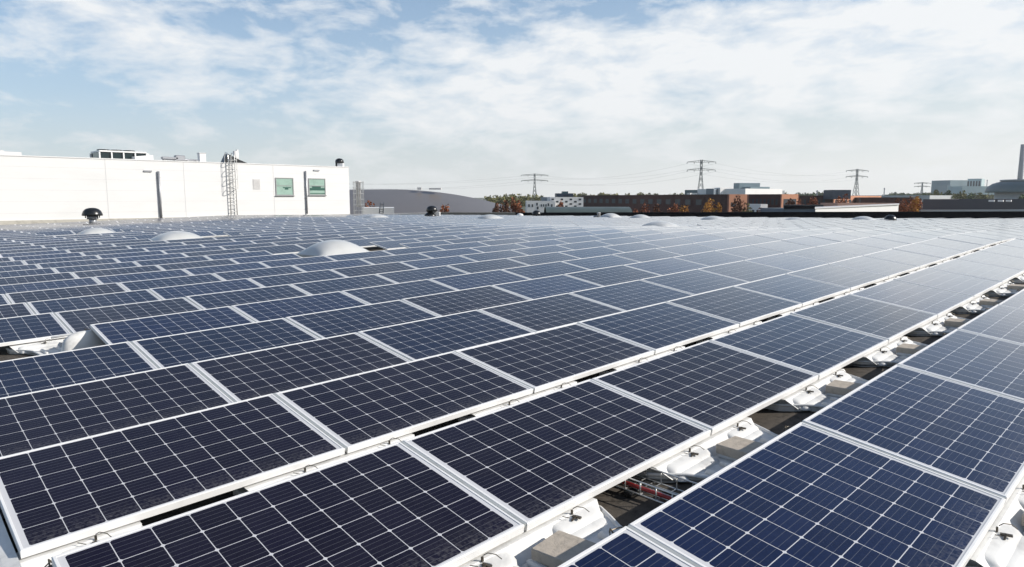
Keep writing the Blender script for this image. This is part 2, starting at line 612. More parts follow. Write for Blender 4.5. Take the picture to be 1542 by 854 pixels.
def frame_shape(mb, M4=None, mi=0, lip=0.014, simple=False):
    """hollow aluminium frame: outer walls and a narrow lip round the glass"""
    x, y = PL / 2, PW / 2
    o = [(-x, -y), (x, -y), (x, y), (-x, y)]
    i = [(-x + lip, -y + lip), (x - lip, -y + lip), (x - lip, y - lip), (-x + lip, y - lip)]
    c = 0.003
    oc = [(-x + c, -y + c), (x - c, -y + c), (x - c, y - c), (-x + c, y - c)]
    if simple:
        rings = [[(p[0], p[1], -FT) for p in o], [(p[0], p[1], 0) for p in o], [(p[0], p[1], 0) for p in i]]
    else:
        rings = [[(p[0], p[1], -FT) for p in i], [(p[0], p[1], -FT) for p in o], [(p[0], p[1], -c) for p in o], [(p[0], p[1], 0) for p in oc],
                 [(p[0], p[1], 0) for p in i], [(p[0], p[1], -0.004) for p in i]]
    vs = [Vector(p) for r in rings for p in r]
    if M4 is not None:
        vs = [M4 @ v for v in vs]
    fs = []
    for a in range(len(rings) - 1):
        for k in range(4):
            fs.append((a * 4 + k, a * 4 + (k + 1) % 4, a * 4 + 4 + (k + 1) % 4, a * 4 + 4 + k))
    mb.add(vs, fs, mi)


def glass_mesh(mi, lip=0.0135):
    x, y = PL / 2 - lip, PW / 2 - lip
    me = bpy.data.meshes.new('glass_sheet')
    z1, z0 = -0.0028, -0.008
    me.from_pydata([(-x, -y, z1), (x, -y, z1), (x, y, z1), (-x, y, z1), (-x, -y, z0), (x, -y, z0), (x, y, z0), (-x, y, z0)], [],
                   [(0, 1, 2, 3), (7, 6, 5, 4), (0, 4, 5, 1), (1, 5, 6, 2), (2, 6, 7, 3), (3, 7, 4, 0)])
    u = me.uv_layers.new(name='UVMap')
    for p in me.polygons:
        for li in p.loop_indices:
            v = me.vertices[me.loops[li].vertex_index].co
            u.data[li].uv = (v.x, v.y)
    me.materials.append(GL[mi])
    return me


fm = MB()
frame_shape(fm)
frame_obj = fm.build('frame', M_FRAME)
FRAME_ME = frame_obj.data
bpy.data.objects.remove(frame_obj)
GLASS_ME = [glass_mesh(i) for i in range(3)]
sm_ = MB()
sm_.box((PL / 2 + (LP - PL) / 2, 0, -0.011), (LP - PL - 0.003, PW - 0.01, 0.018))
seal_obj = sm_.build('seam_strip', M_SEAL)
SEAL_ME = seal_obj.data
bpy.data.objects.remove(seal_obj)

S_OFF = {0: 0.4885, 1: 0.4532, 2: 0.4180, 3: 0.3643, 4: 0.3099, 5: 0.2755, 6: 0.205, 7: 0.142, 8: 0.085, 9: 0.034, 10: -0.026, 11: -0.079, 12: -0.128,
         13: -0.174}


def s_off(k):
    return S_OFF[k] if k in S_OFF else -0.174 - 0.049 * (k - 13)


def in_roof(x, y, m=0.0):
    f, l = fwd_lat(x, y)
    return f < far_limit(l) - m


PANELS = []
for k in range(0, 34):
    for i in range(-8, 60):
        if k in (1, 2) and i < 0:
            continue
        if k == 5 and i < 1:
            continue
        xc = s_off(k) + (i + 0.5) * LP
        yc = k * RP + PW * math.cos(TILT) / 2
        if not in_roof(xc, yc, 2.4) or yc > WALL_Y - 2.6:
            continue
        if any(abs(xc - bx) < PL / 2 + br and abs(yc - by) < PW / 2 + br for bx, by, br in BLOCKED):
            continue
        e = 0.2
        zx = (zref(xc + e, yc) - zref(xc - e, yc)) / (2 * e)
        zy = (zref(xc, yc + e) - zref(xc, yc - e)) / (2 * e)
        rx = TILT + math.atan(zy)
        zc = zref(xc, yc) + PW / 2 * math.sin(TILT)
        Rm = Matrix.Rotation(-math.atan(zx), 4, 'Y') @ Matrix.Rotation(rx, 4, 'X')
        jr = random.Random(k * 517 + i)
        Rm = Rm @ Matrix.Rotation(jr.gauss(0, 0.0022), 4, 'X') @ Matrix.Rotation(jr.gauss(0, 0.0012), 4, 'Y') @ Matrix.Rotation(jr.gauss(0, 0.0008), 4, 'Z')
        M4 = Matrix.Translation((xc, yc, zc + jr.gauss(0, 0.0015))) @ Rm
        pts = [project(M4 @ Vector((sx * PL / 2, sy * PW / 2, 0))) for sx, sy in ((-1, -1), (1, -1), (1, 1), (-1, 1))]
        if any(p is None for p in pts):
            ok = [p for p in pts if p is not None]
            if not ok or k > 1:
                continue
            if not any(-60 < p[0] < 1602 and p[1] < 900 for p in ok):
                continue
            area = 30000.0
            x0, x1 = min(p[0] for p in ok), max(p[0] for p in ok)
        else:
            x0, x1 = min(p[0] for p in pts), max(p[0] for p in pts)
            y0 = min(p[1] for p in pts)
            if x1 < -25 or x0 > 1567 or y0 > 880:
                continue
            area = 0.5 * abs(sum(pts[a][0] * pts[(a + 1) % 4][1] - pts[(a + 1) % 4][0] * pts[a][1] for a in range(4)))
            vis = max(0.0, min(x1, 1542) - max(x0, 0)) / max(1e-6, x1 - x0)
            area *= vis
            if vis <= 0.0:
                area = 0.01
        hsh = random.Random(k * 1009 + i * 31 + 5).random()
        if k == 0:
            tint = 2 if hsh < 0.7 else 1  # bluer row: panel tint plus sky reflection put into the cell colour
        elif k in (1, 2) and i <= 1:
            tint = 0
        else:
            tint = 0 if hsh < 0.36 else (1 if hsh < 0.80 else 2)
        PANELS.append(dict(k=k, i=i, M=M4, area=area, x0=x0, x1=x1, tint=tint, loc=(xc, yc, zc)))
PANELS.sort(key=lambda p: -p['area'])
NEAR, FAR = PANELS[:300], [p for p in PANELS[300:] if p['area'] > 0.0]
for p in NEAR:
    vis = sorted(q['i'] for q in PANELS if q['k'] == p['k'] and q['area'] > 1.0)
    p['rank'] = vis.index(p['i']) + 1 if p['i'] in vis else len(vis)
TINT_WORD = ['blackish', 'navy', 'blue']
proto_e = None
for p in NEAR:
    n = p['rank']
    where = 'from the left picture edge'
    if p['k'] == 0:
        row = 'row right of the ballast gap'
    elif p['k'] == 1:
        row = 'row just left of the ballast gap'
    else:
        row = '%s row left of the ballast gap' % ordinal(p['k'])
    lb = '%s solar panel, %s from left in the %s' % (TINT_WORD[p['tint']], ordinal(n), row)
    e = thing('solar_panel', lb, 'solar panel', group='solar panels in tilted rows on the roof')
    e.matrix_world = p['M']
    o = bpy.data.objects.new('frame', FRAME_ME)
    COL.objects.link(o)
    o.parent = e
    o = bpy.data.objects.new('glass_sheet', GLASS_ME[p['tint']])
    COL.objects.link(o)
    o.parent = e
    if True:
        o = bpy.data.objects.new('seam_strip', SEAL_ME)
        COL.objects.link(o)
        o.parent = e

# all remaining, farther panels
mb = MB()
uvs = []
for p in FAR:
    frame_shape(mb, p['M'], 0, simple=True)
    sx0, sx1, sy1 = PL / 2 + 0.001, LP - PL / 2 - 0.001, PW / 2 - 0.005
    mb.add([p['M'] @ Vector(q) for q in ((sx0, -sy1, -0.002), (sx1, -sy1, -0.002), (sx1, sy1, -0.002), (sx0, sy1, -0.002))], [(0, 1, 2, 3)], 0)
    x, y = PL / 2 - 0.0135, PW / 2 - 0.0135
    mb.add([p['M'] @ Vector(q) for q in ((-x, -y, -0.0028), (x, -y, -0.0028), (x, y, -0.0028), (-x, y, -0.0028))], [(0, 1, 2, 3)], 1 + p['tint'])
far_o = mb.build('solar_panels', [M_FRAME] + GL)
ul = far_o.data.uv_layers.new(name='UVMap')
qx, qy = PL / 2 - 0.0135, PW / 2 - 0.0135
QUV = [(-qx, -qy), (qx, -qy), (qx, qy), (-qx, qy)]
for pl in far_o.data.polygons:
    if pl.material_index > 0:
        for j, li in enumerate(pl.loop_indices):
            ul.data[li].uv = QUV[j]
tag(far_o, 'mass of far solar panels merging into thin pale stripes before the parapet', 'solar panels', kind='stuff')

# ------------------------------------------------------------------ ballast trays under the seams
def bar(mb, x0, x1, y, z, ry, rz, n=10):
    """half-round bar along x with blunt rounded ends"""
    vs, fs = [], []
    st = [(0.0, 0.0), (0.012, 0.5), (0.04, 0.82), (0.09, 0.97), (0.16, 1.0), (0.5, 1.03), (0.84, 1.0), (0.91, 0.97), (0.96, 0.82), (0.988, 0.5), (1.0, 0.0)]
    for t, e in st:
        for b in range(n + 1):
            w = math.pi * b / n
            vs.append((x0 + (x1 - x0) * t, y + math.cos(w) * ry * (0.4 + 0.6 * e), z + math.sin(w) * rz * e))
    for a in range(len(st) - 1):
        for b in range(n):
            i = a * (n + 1) + b
            fs.append((i, i + 1, i + n + 2, i + n + 1))
    mb.add(vs, fs, 0, True)


def tray_parts(root):
    out = [(-0.64, 0.16), (-0.635, 0.03), (-0.58, -0.05), (-0.50, -0.13), (-0.45, -0.24), (-0.43, -0.40), (-0.42, -0.62), (0.40, -0.62), (0.41, -0.40), (0.43, -0.22),
           (0.48, -0.12), (0.52, -0.03), (0.52, 0.16)]

    def lip_z(p):
        return 0.034 + 0.018 * max(0.0, min(1.0, (p[1] + 0.45) / 0.4))
    b = MB()
    b.prism(out, 0.006, 0.026)
    b.tube([(p[0], p[1], lip_z(p)) for p in out], 0.011, 7)
    for a, c in zip(out[:-1], out[1:]):
        b.add([(a[0], a[1], 0.012), (c[0], c[1], 0.012), (c[0], c[1], lip_z(c)), (a[0], a[1], lip_z(a))], [(0, 1, 2, 3)])
        ax, ay, cx, cy = a[0] * 0.82, a[1] + 0.05, c[0] * 0.82, c[1] + 0.05
        b.add([(ax, ay, 0.027), (cx, cy, 0.027), (c[0], c[1], lip_z(c)), (a[0], a[1], lip_z(a))], [(0, 1, 2, 3)])
    # raised seat running under the frames, with a gentle slope to the floor
    b.add([(-0.63, 0.10, 0.104), (0.51, 0.10, 0.104), (0.51, -0.016, 0.098), (-0.63, -0.016, 0.098), (-0.57, -0.085, 0.027), (0.47, -0.085, 0.027)],
          [(0, 3, 2, 1), (3, 4, 5, 2)])
    part(b, 'tray', M_PLASTIC, root)
    for x0, x1 in ((-0.57, -0.115), (0.135, 0.485)):
        b = MB()
        bar(b, x0, x1, -0.012, 0.030, 0.094, 0.062)
        bar(b, x0 + 0.02, x1 - 0.015, -0.075, 0.020, 0.075, 0.036)
        part(b, 'pod', M_PLASTIC, root)
    for x in (-0.35, -0.19, 0.20, 0.33):
        b = MB()
        b.tube([(x, -0.17, 0.026), (x, -0.18, 0.030), (x, -0.46, 0.030), (x, -0.47, 0.026)], [0.008, 0.020, 0.020, 0.008], 8)
        part(b, 'rib', M_PLASTIC, root)
    for x in (-0.085, 0.115):
        b = MB()
        b.box((x, -0.22, 0.040), (0.03, 0.24, 0.03), 0, None, 0.008)
        part(b, 'block_seat', M_PLASTIC, root)
    # tall rounded hump carrying the next row's high edge
    b = MB()
    vs, fs = [], []
    m, nn = 14, 10
    for a in range(m + 1):
        t = a / m * 2 - 1
        e = max(0.0, 1 - abs(t) ** 3.0) ** 0.5
        for c in range(nn + 1):
            w = math.pi * c / nn
            cw, sw = math.cos(w), math.sin(w)
            yy = math.copysign(abs(cw) ** 0.7, cw)
            vs.append((0.02 + t * 0.26, -0.575 + yy * (0.030 + 0.065 * e) * (1.25 - 0.45 * sw), 0.012 + 0.243 * e * sw ** 0.75))
    for a in range(m):
        for c in range(nn):
            i = a * (nn + 1) + c
            fs.append((i, i + 1, i + nn + 2, i + nn + 1))
    b.add(vs, fs, 0, True)
    part(b, 'high_support', M_PLASTIC, root)
    b = MB()
    b.tube([(-0.30, -0.505, 0.215), (0.0, -0.495, 0.225), (0.36, -0.505, 0.215)], 0.012, 7)
    b.add([(0.02, -0.53, 0.232), (0.44, -0.53, 0.226), (0.40, -0.452, 0.205), (0.06, -0.452, 0.212), (0.02, -0.53, 0.212), (0.44, -0.53, 0.206), (0.40, -0.452, 0.19), (0.06, -0.452, 0.195)],
          [(0, 3, 2, 1), (4, 5, 6, 7), (3, 7, 6, 2), (2, 6, 5, 1), (0, 4, 7, 3)])
    part(b, 'support_rim', M_PLASTIC, root)
    for x in (-0.29, 0.30):
        b = MB()
        b.box((x, -0.060, 0.094), (0.016, 0.045, 0.008), 0, Matrix.Rotation(0.25, 3, 'Z'))
        b.box((x + 0.006, -0.024, 0.106), (0.010, 0.008, 0.022), 0)
        b.box((x - 0.022, -0.060, 0.095), (0.034, 0.008, 0.008), 0, Matrix.Rotation(-0.35, 3, 'Y'))
        b.tube([(x + 0.006, -0.03, 0.125), (x + 0.02, -0.045, 0.136), (x + 0.045, -0.07, 0.128), (x + 0.06, -0.09, 0.108)], 0.0022, 5)
        b.tube([(x - 0.04, -0.05, 0.100), (x - 0.07, -0.03, 0.112)], 0.002, 5)
        part(b, 'clip', M_CLIP, root)
    b = MB()
    b.box((0.05, -0.485, 0.238), (0.05, 0.02, 0.014), 0, Matrix.Rotation(0.4, 3, 'Z'))
    b.tube([(0.02, -0.48, 0.235), (0.06, -0.45, 0.25), (0.12, -0.46, 0.245), (0.17, -0.49, 0.235)], 0.003, 5)
    b.tube([(0.05, -0.50, 0.23), (0.055, -0.455, 0.262), (0.07, -0.44, 0.235)], 0.004, 5)
    part(b, 'clip', M_CLIP, root)


TRAYS = []
for k in range(0, 7):
    for i in range(0, 14):
        if k == 0 and not (-1 <= i <= 4):
            continue
        x, y = s_off(k) + i * LP, k * RP
        if k >= 3 and k != 6 and i > 9:
            continue
        if k == 6 and i > 3:
            continue
        pr = project((x, y, zref(x, y)))
        if pr is None or not (-120 < pr[0] < 1640 and pr[1] < 1000):
            continue
        TRAYS.append((k, i, x, y, pr))


def roof_rot(x, y):
    e = 0.2
    zx = (zref(x + e, y) - zref(x - e, y)) / (2 * e)
    zy = (zref(x, y + e) - zref(x, y - e)) / (2 * e)
    return (math.atan(zy), -math.atan(zx), 0)


ROWN = {0: 'lower edge of the row right of the ballast gap', 1: 'lower edge of the first row left of the ballast gap'}
tray0 = None
for n, (k, i, x, y, pr) in enumerate(TRAYS):
    rank = 1 + sum(1 for t in TRAYS if t[0] == k and t[1] < i)
    if k == 1:
        lb = 'white plastic ballast tray, %s from the left along the ballast gap' % ordinal(rank)
    elif k == 0:
        lb = 'white plastic tray in the bottom right corner, %s from the bottom' % ordinal(rank)
    else:
        lb = 'white tray under the low edge of the %s row left, %s from left' % (ordinal(k), ordinal(rank))
    loc = (x, y, roof_z(x, y))
    if tray0 is None:
        tray0 = thing('ballast_tray', lb, 'ballast tray', loc, roof_rot(x, y), 'white plastic ballast trays under the panel seams')
        tray_parts(tray0)
        tray_kids = KIDS[tray0.name]
    else:
        copy_thing(tray0, tray_kids, loc, roof_rot(x, y), lb)
block0 = None
for n, (k, i, x, y, pr) in enumerate(TRAYS):
    if k not in (0, 1, 6):
        continue
    if k == 6 and i > 1:
        continue
    rank = 1 + sum(1 for t in TRAYS if t[0] == k and t[1] < i)
    rr = random.Random(k * 77 + i)
    ox, oy = 0.015 + rr.uniform(-0.03, 0.03), -0.205 + rr.uniform(-0.012, 0.012)
    loc = (x + ox, y + oy, roof_z(x, y) + 0.054 + oy * 0.0)
    rx, ry, rz = roof_rot(x, y)
    rot = (rx, ry, rr.uniform(-0.12, 0.12))
    if k == 1:
        lb = 'beige concrete block on the white tray, %s from left along the ballast gap' % ordinal(rank)
    elif k == 0:
        lb = 'pale concrete block at the bottom right corner, %s from the bottom' % ordinal(rank)
    else:
        lb = 'rough concrete block in the empty bay at the left edge, %s from left' % ordinal(rank)
    if block0 is None:
        b = MB()
        b.box((0, 0, 0.03), (0.21, 0.22, 0.058), 0, None, 0.004)
        block0 = b.build('concrete_block', M_BLOCK)
        tag(block0, lb, 'concrete block', 'ballast blocks on the white trays')
        block0.location = loc
        block0.rotation_euler = rot
        o = block0
    else:
        o = block0.copy()
        COL.objects.link(o)
        o.location = loc
        o.rotation_euler = rot
        o['label'] = lb

# sloping white side plates at the open left ends of the two front rows
for k, lb in ((1, 'white side plate at the left end of the row nearest the ballast gap'), (2, 'white side plate at the left end of the second row, bottom left corner')):
    x, y = s_off(k), k * RP
    b = MB()
    q = []
    for yy in (-0.10, 0.25, 0.60, 0.97):
        top = 0.104 + max(0.0, yy) * math.sin(TILT)
        q += [(0.006, yy, top), (-0.05, yy, top - 0.012), (-0.34, yy, 0.05), (-0.46, yy, 0.022), (-0.60, yy, 0.020)]
    n = len(q)
    fs = [(r * 5 + c, r * 5 + 5 + c, r * 5 + 6 + c, r * 5 + 1 + c) for r in range(3) for c in range(4)]
    b.add(q + [(p[0], p[1], p[2] - 0.012) for p in q], fs + [tuple(i + n for i in reversed(f)) for f in fs], 0, False)
    b.tube([(-0.60, -0.10, 0.022), (-0.60, 0.97, 0.022)], 0.010, 6)
    o = b.build('side_plate', M_PLASTIC)
    o.location = (x, y, roof_z(x, y))
    o.rotation_euler = roof_rot(x, y)
    tag(o, lb, 'side plate', 'white side plates at open row ends')

# wire cable basket with a red cable, crossing under the gap
bx = 3.03
ct = thing('cable_basket', 'white wire cable basket crossing the dark roof of the ballast gap', 'cable tray', (bx, RP - 0.25, roof_z(bx, RP - 0.25)))
b = MB()
for sx in (-0.10, 0.10):
    for z in (0.03, 0.10):
        b.tube([(sx, -0.55, z), (sx, 0.75, z)], 0.0045, 6)
for sx in (-0.05, 0.0, 0.05):
    b.tube([(sx, -0.55, 0.03), (sx, 0.75, 0.03)], 0.004, 6)
for j in range(14):
    y = -0.52 + j * 0.1
    b.tube([(-0.10, y, 0.10), (-0.10, y, 0.03), (0.10, y, 0.03), (0.10, y, 0.10)], 0.0045, 6)
part(b, 'wire_mesh', M_WIRE, ct)
for y in (-0.3, 0.25, 0.6):
    b = MB()
    b.box((0, y, 0.014), (0.24, 0.05, 0.024), 0, None, 0.004)
    part(b, 'foot', M_BLACKCABLE, ct)
b = MB()
b.tube([(bx - 0.06, RP + 0.55, roof_z(bx, RP + .5) + 0.052), (bx - 0.055, RP + 0.1, roof_z(bx, RP) + 0.050), (bx - 0.045, RP - 0.2, roof_z(bx, RP) + 0.048),
        (bx - 0.05, RP - 0.78, roof_z(bx, RP - .7) + 0.050)], 0.011, 8)
tag(b.build('red_cable', M_RED), 'red cable lying in the white wire basket', 'cable')
b = MB()
b.tube([(bx + 0.02, RP + 0.55, roof_z(bx, RP + .5) + 0.050), (bx + 0.03, RP + 0.1, roof_z(bx, RP) + 0.047), (bx + 0.01, RP - 0.2, roof_z(bx, RP) + 0.047),
        (bx + 0.035, RP - 0.78, roof_z(bx, RP - .7) + 0.050)], 0.008, 8)
tag(b.build('black_cable', M_BLACKCABLE), 'thin black cable beside the red one in the wire basket', 'cable')

# ------------------------------------------------------------------ rooflight domes
dome0 = None
for n, (px, d, s, h, lb) in enumerate(DOMES):
    x, y = DOME_XY[px]
    z = roof_z(x, y)
    if dome0 is None:
        dome0 = thing('rooflight_dome', lb, 'rooflight', (x, y, z), roof_rot(x, y), 'opal rooflight domes between the panels')
        b = MB()
        G = 18
        vs, fs = [], []
        for a in range(G + 1):
            for c in range(G + 1):
                u, v = a / G * 2 - 1, c / G * 2 - 1
                hh = ((1 - abs(u) ** 2.1) * (1 - abs(v) ** 2.1)) ** 0.74
                vs.append((u * 0.5, v * 0.5, 0.20 + hh * 0.34 - (0.008 if max(abs(u), abs(v)) > 0.99 else 0)))
        for a in range(G):
            for c in range(G):
                i = a * (G + 1) + c
                fs.append((i, i + G + 1, i + G + 2, i + 1))
        b.add(vs, fs, 0, True)
        part(b, 'dome_shell', M_DOME, dome0)
        b = MB()
        b.prism([(-0.52, -0.52), (0.52, -0.52), (0.52, 0.52), (-0.52, 0.52)], 0.155, 0.192)
        part(b, 'rim', M_DOME, dome0)
        b = MB()
        b.prism([(-0.56, -0.56), (0.56, -0.56), (0.56, 0.56), (-0.56, 0.56)], 0.0, 0.03)
        b.prism([(-0.49, -0.49), (0.49, -0.49), (0.49, 0.49), (-0.49, 0.49)], 0.03, 0.154)
        part(b, 'curb', M_CURB, dome0)
        dome0.scale = (s, s, h / 0.34 * 0.75)
        o = dome0
    else:
        o = copy_thing(dome0, KIDS[dome0.name], (x, y, z), roof_rot(x, y), lb)
        o.scale = (s, s, h / 0.34 * 0.75)

# ------------------------------------------------------------------ roof vents
def mushroom_vent(px, d, w, htot, lb, cap_h=0.42, stem=True):
    x, y = ground_at(px, d)
    t = thing('roof_vent', lb, 'roof vent', (x, y, roof_z(x, y)), group='black roof vents')
    r = w / 2
    b = MB()
    prof = [(r * 0.97, htot - cap_h * r * 2 * 0.9), (r, htot - cap_h * r * 2 * 0.86)]
    ch = cap_h * w
    prof = [(r * 0.9, htot - ch - 0.02), (r, htot - ch), (r * 0.98, htot - ch * 0.8), (r * 0.86, htot - ch * 0.42), (r * 0.62, htot - ch * 0.15), (r * 0.3, htot - ch * 0.02), (0.0, htot)]
    b.lathe(prof, n=28)
    part(b, 'cowl', M_BLACK, t)
    b = MB()
    b.lathe([(r * 0.38, 0), (r * 0.38, htot - ch - 0.02)], n=18)
    b.lathe([(r * 0.55, htot - ch - 0.22), (r * 0.55, htot - ch - 0.03)], n=18)
    part(b, 'stem', M_ZINC, t)
    b = MB()
    for a in range(4):
        w2 = a * math.pi / 2 + 0.4
        b.box((math.cos(w2) * r * 0.8, math.sin(w2) * r * 0.8, htot - ch - 0.08), (0.05, 0.05, 0.14))
    part(b, 'bracket', M_BLACK, t)
    return t


mushroom_vent(137, 41.0, 1.10, 1.22, 'black mushroom shaped roof vent on a grey stem before the white wall')
x, y = ground_at(650, 53.0)
t = thing('roof_vent', 'double stacked black roof vent with white box before the grey vaulted hall', 'roof vent', (x, y, roof_z(x, y)), (0, 0, YAW - math.pi / 2), group='black roof vents')
b = MB()
b.lathe([(0.40, 0.62), (0.44, 0.70), (0.42, 0.86), (0.30, 1.02), (0.12, 1.08), (0, 1.09)], n=24)
part(b, 'cowl', M_BLACK, t)
b = MB()
b.lathe([(0.42, 0.14), (0.48, 0.2), (0.44, 0.38), (0.30, 0.52), (0.2, 0.56), (0.2, 0.62)], (-0.14, 0, 0), n=24)
part(b, 'lower_cowl', M_BLACK, t)
b = MB()
b.box((0.30, 0.25, 0.30), (0.62, 0.5, 0.6), 0, None, 0.02)
part(b, 'box', M_WALL, t)
mushroom_vent(1343, 47.0, 0.80, 0.62, 'round black roof vent on the pale far right panels', cap_h=0.5)
x, y = ground_at(1380, 46.0)
b = MB()
b.box((0, 0, 0.17), (0.6, 0.3, 0.06), 0, Matrix.Rotation(0.06, 3, 'Y'), 0.01)
b.tube([(-0.05, 0, 0), (-0.05, 0, 0.16)], 0.06, 8)
o = b.build('roof_hatch', M_ZINC)
o.location = (x, y, roof_z(x, y))
o.rotation_euler = (0, 0, YAW - math.pi / 2)
tag(o, 'small flat dark plate on a post right of the round black vent', 'roof hatch')
mushroom_vent(808, 57.5, 0.75, 0.75, 'small black roof vent at the black parapet below the power mast', cap_h=0.5)
x, y = ground_at(902, 55.5)
t = thing('vent_pipe', 'short white post with grey side pipe before the black parapet', 'vent pipe', (x, y, roof_z(x, y)), (0, 0, YAW - math.pi / 2))
b = MB()
b.lathe([(0.13, 0), (0.13, 0.55), (0.15, 0.56), (0.15, 0.60), (0, 0.62)], n=14)
part(b, 'pipe', M_WALL, t)
b = MB()
b.tube([(-0.05, 0, 0.3), (-0.35, 0, 0.3), (-0.38, 0, 0.0)], 0.09, 8)
part(b, 'side_pipe', M_ZINC, t)

# ------------------------------------------------------------------ the higher white block at the left
WX0 = -46.0
WTOP = 4.08


def wall_x(px):
    """position along the white wall seen in column px"""
    lo, hi = -40.0, 60.0
    for _ in range(60):
        m = (lo + hi) / 2
        p = project((m, WALL_Y, 1.5))
        if p is None or p[0] < px:
            lo = m
        else:
            hi = m
    return lo


def wall_z(px, py):
    x = wall_x(px)
    f, l = fwd_lat(x, WALL_Y)
    return height_at(py, f)


bl = thing('white_building', 'long white clad rooftop building block at the left with two green windows', 'building', (WALL_X1, WALL_Y, -0.6))
OFF = Vector((-WALL_X1, -WALL_Y, 0.6))


def P3(x, y, z):
    return (x + OFF.x, y + OFF.y, z + OFF.z)


def wbox(mb, x0, x1, y0, y1, z0, z1, mi=0, bevel=0):
    mb.box(P3((x0 + x1) / 2, (y0 + y1) / 2, (z0 + z1) / 2), (abs(x1 - x0), abs(y1 - y0), abs(z1 - z0)), mi, None, bevel)


b = MB()
wbox(b, WX0, WALL_X1, WALL_Y, WALL_Y + 16, -9.5, WTOP)
part(b, 'wall', M_WALL, bl)
b = MB()
wbox(b, WX0 - 0.03, WALL_X1 + 0.035, WALL_Y - 0.035, WALL_Y + 16.03, WTOP + 0.003, WTOP + 0.07)
part(b, 'coping', M_WALL, bl)
b = MB()
zj = -0.45
nj = 0
for h in (0.48, 1.22, 1.96, 2.70, 3.44):
    wbox(b, WX0, WALL_X1 - 0.01, WALL_Y - 0.006, WALL_Y + 0.002, h, h + 0.014)
for px in (162, 279, 413):
    xj = wall_x(px)
    wbox(b, xj - 0.02, xj + 0.02, WALL_Y - 0.008, WALL_Y + 0.002, -0.5, WTOP)
for j in range(8):
    xj = wall_x(0) - 3.5 - j * 5
    wbox(b, xj - 0.02, xj + 0.02, WALL_Y - 0.008, WALL_Y + 0.002, -0.5, WTOP)
part(b, 'panel_joint', M_JOINT, bl)
b = MB()
wbox(b, WX0, WALL_X1 + 0.02, WALL_Y - 0.10, WALL_Y - 0.003, -0.9, roof_z(WALL_X1 - 8, WALL_Y) + 0.20)
part(b, 'flashing', M_GRAVEL, bl)
for px0, px1, py0, py1, gap in ((415.5, 442.5, 267.5, 294.5, 0.35), (465, 490.5, 268.5, 294, 0.5)):
    x0, x1 = wall_x(px0), wall_x(px1)
    z1, z0 = wall_z(px0, py0), wall_z(px0, py1)
    b = MB()
    fw = 0.075
    wbox(b, x0, x1, WALL_Y - 0.05, WALL_Y - 0.004, z0, z0 + fw)
    wbox(b, x0, x1, WALL_Y - 0.05, WALL_Y - 0.004, z1 - fw, z1)
    for xa in (x0, x1 - fw):
        wbox(b, xa, xa + fw, WALL_Y - 0.048, WALL_Y - 0.004, z0 + fw, z1 - fw)
    zm = z0 + (z1 - z0) * 0.55
    wbox(b, x0 + fw, x1 - fw, WALL_Y - 0.046, WALL_Y - 0.004, zm - 0.025, zm + 0.025)
    wbox(b, x0 - 0.05, x1 + 0.05, WALL_Y - 0.12, WALL_Y - 0.004, z0 - 0.05, z0 - 0.003)
    wd = part(b, 'window', M_WFRAME, bl)
    b = MB()
    wbox(b, x0 + fw * 0.9, x1 - fw * 0.9, WALL_Y - 0.022, WALL_Y - 0.006, zm, z1 - fw * 0.9)
    wbox(b, x0 + fw * 0.9, x1 - fw * 0.9, WALL_Y - 0.020, WALL_Y - 0.006, z0 + fw * 0.9, zm)
    b.build('pane', M_GLASSGREEN, wd)
    b = MB()
    w = x1 - x0
    if gap > 0.4:
        wbox(b, x0 + fw, x1 - fw, WALL_Y - 0.030, WALL_Y - 0.024, z0 + 0.40, z0 + 0.60)
        wbox(b, x0 + fw, x1 - fw, WALL_Y - 0.031, WALL_Y - 0.024, z0 + 0.12, z0 + 0.18)
        wbox(b, x0 + w * 0.2, x0 + w * 0.72, WALL_Y - 0.029, WALL_Y - 0.024, z0 + 0.60, z0 + 0.76)
    else:
        wbox(b, x0 + w * 0.40, x1 - w * 0.15, WALL_Y - 0.030, WALL_Y - 0.024, z0 + 0.60, z0 + 0.68)
        wbox(b, x0 + w * 0.5, x1 - w * 0.30, WALL_Y - 0.029, WALL_Y - 0.024, z0 + 0.48, z0 + 0.60)
    b.build('blind', M_GLASSDARK, wd)
for px, py0, py1 in ((240.5, 258, 334), (461, 257.5, 322)):
    xa = wall_x(px)
    b = MB()
    z1, z0 = wall_z(px, py0), wall_z(px, py1)
    b.tube([P3(xa, WALL_Y - 0.09, z0), P3(xa, WALL_Y - 0.09, z1)], 0.075 if px < 300 else 0.06, 10)
    for j in range(4):
        z = z0 + (z1 - z0) * (j + 0.5) / 4
        wbox(b, xa - 0.10, xa + 0.10, WALL_Y - 0.10, WALL_Y - 0.004, z - 0.02, z + 0.02)
    part(b, 'downpipe', M_ZINC, bl)
for px0, px1, py in ((219, 231, 257.6), (473.5, 482, 256.4)):
    b = MB()
    wbox(b, wall_x(px0), wall_x(px1), WALL_Y - 0.08, WALL_Y - 0.004, wall_z(px0, py) - 0.05, wall_z(px0, py) + 0.05)
    part(b, 'overflow', M_ZINC, bl)
b = MB()
for j in range(9):
    z0 = wall_z(382, 285)
    z1 = wall_z(382, 271)
    z = z0 + (z1 - z0) * j / 8
    wbox(b, wall_x(382), wall_x(392.5), WALL_Y - 0.03, WALL_Y - 0.004, z, z + (z1 - z0) / 8 * 0.7)
part(b, 'louvre', M_LOUVRE, bl)

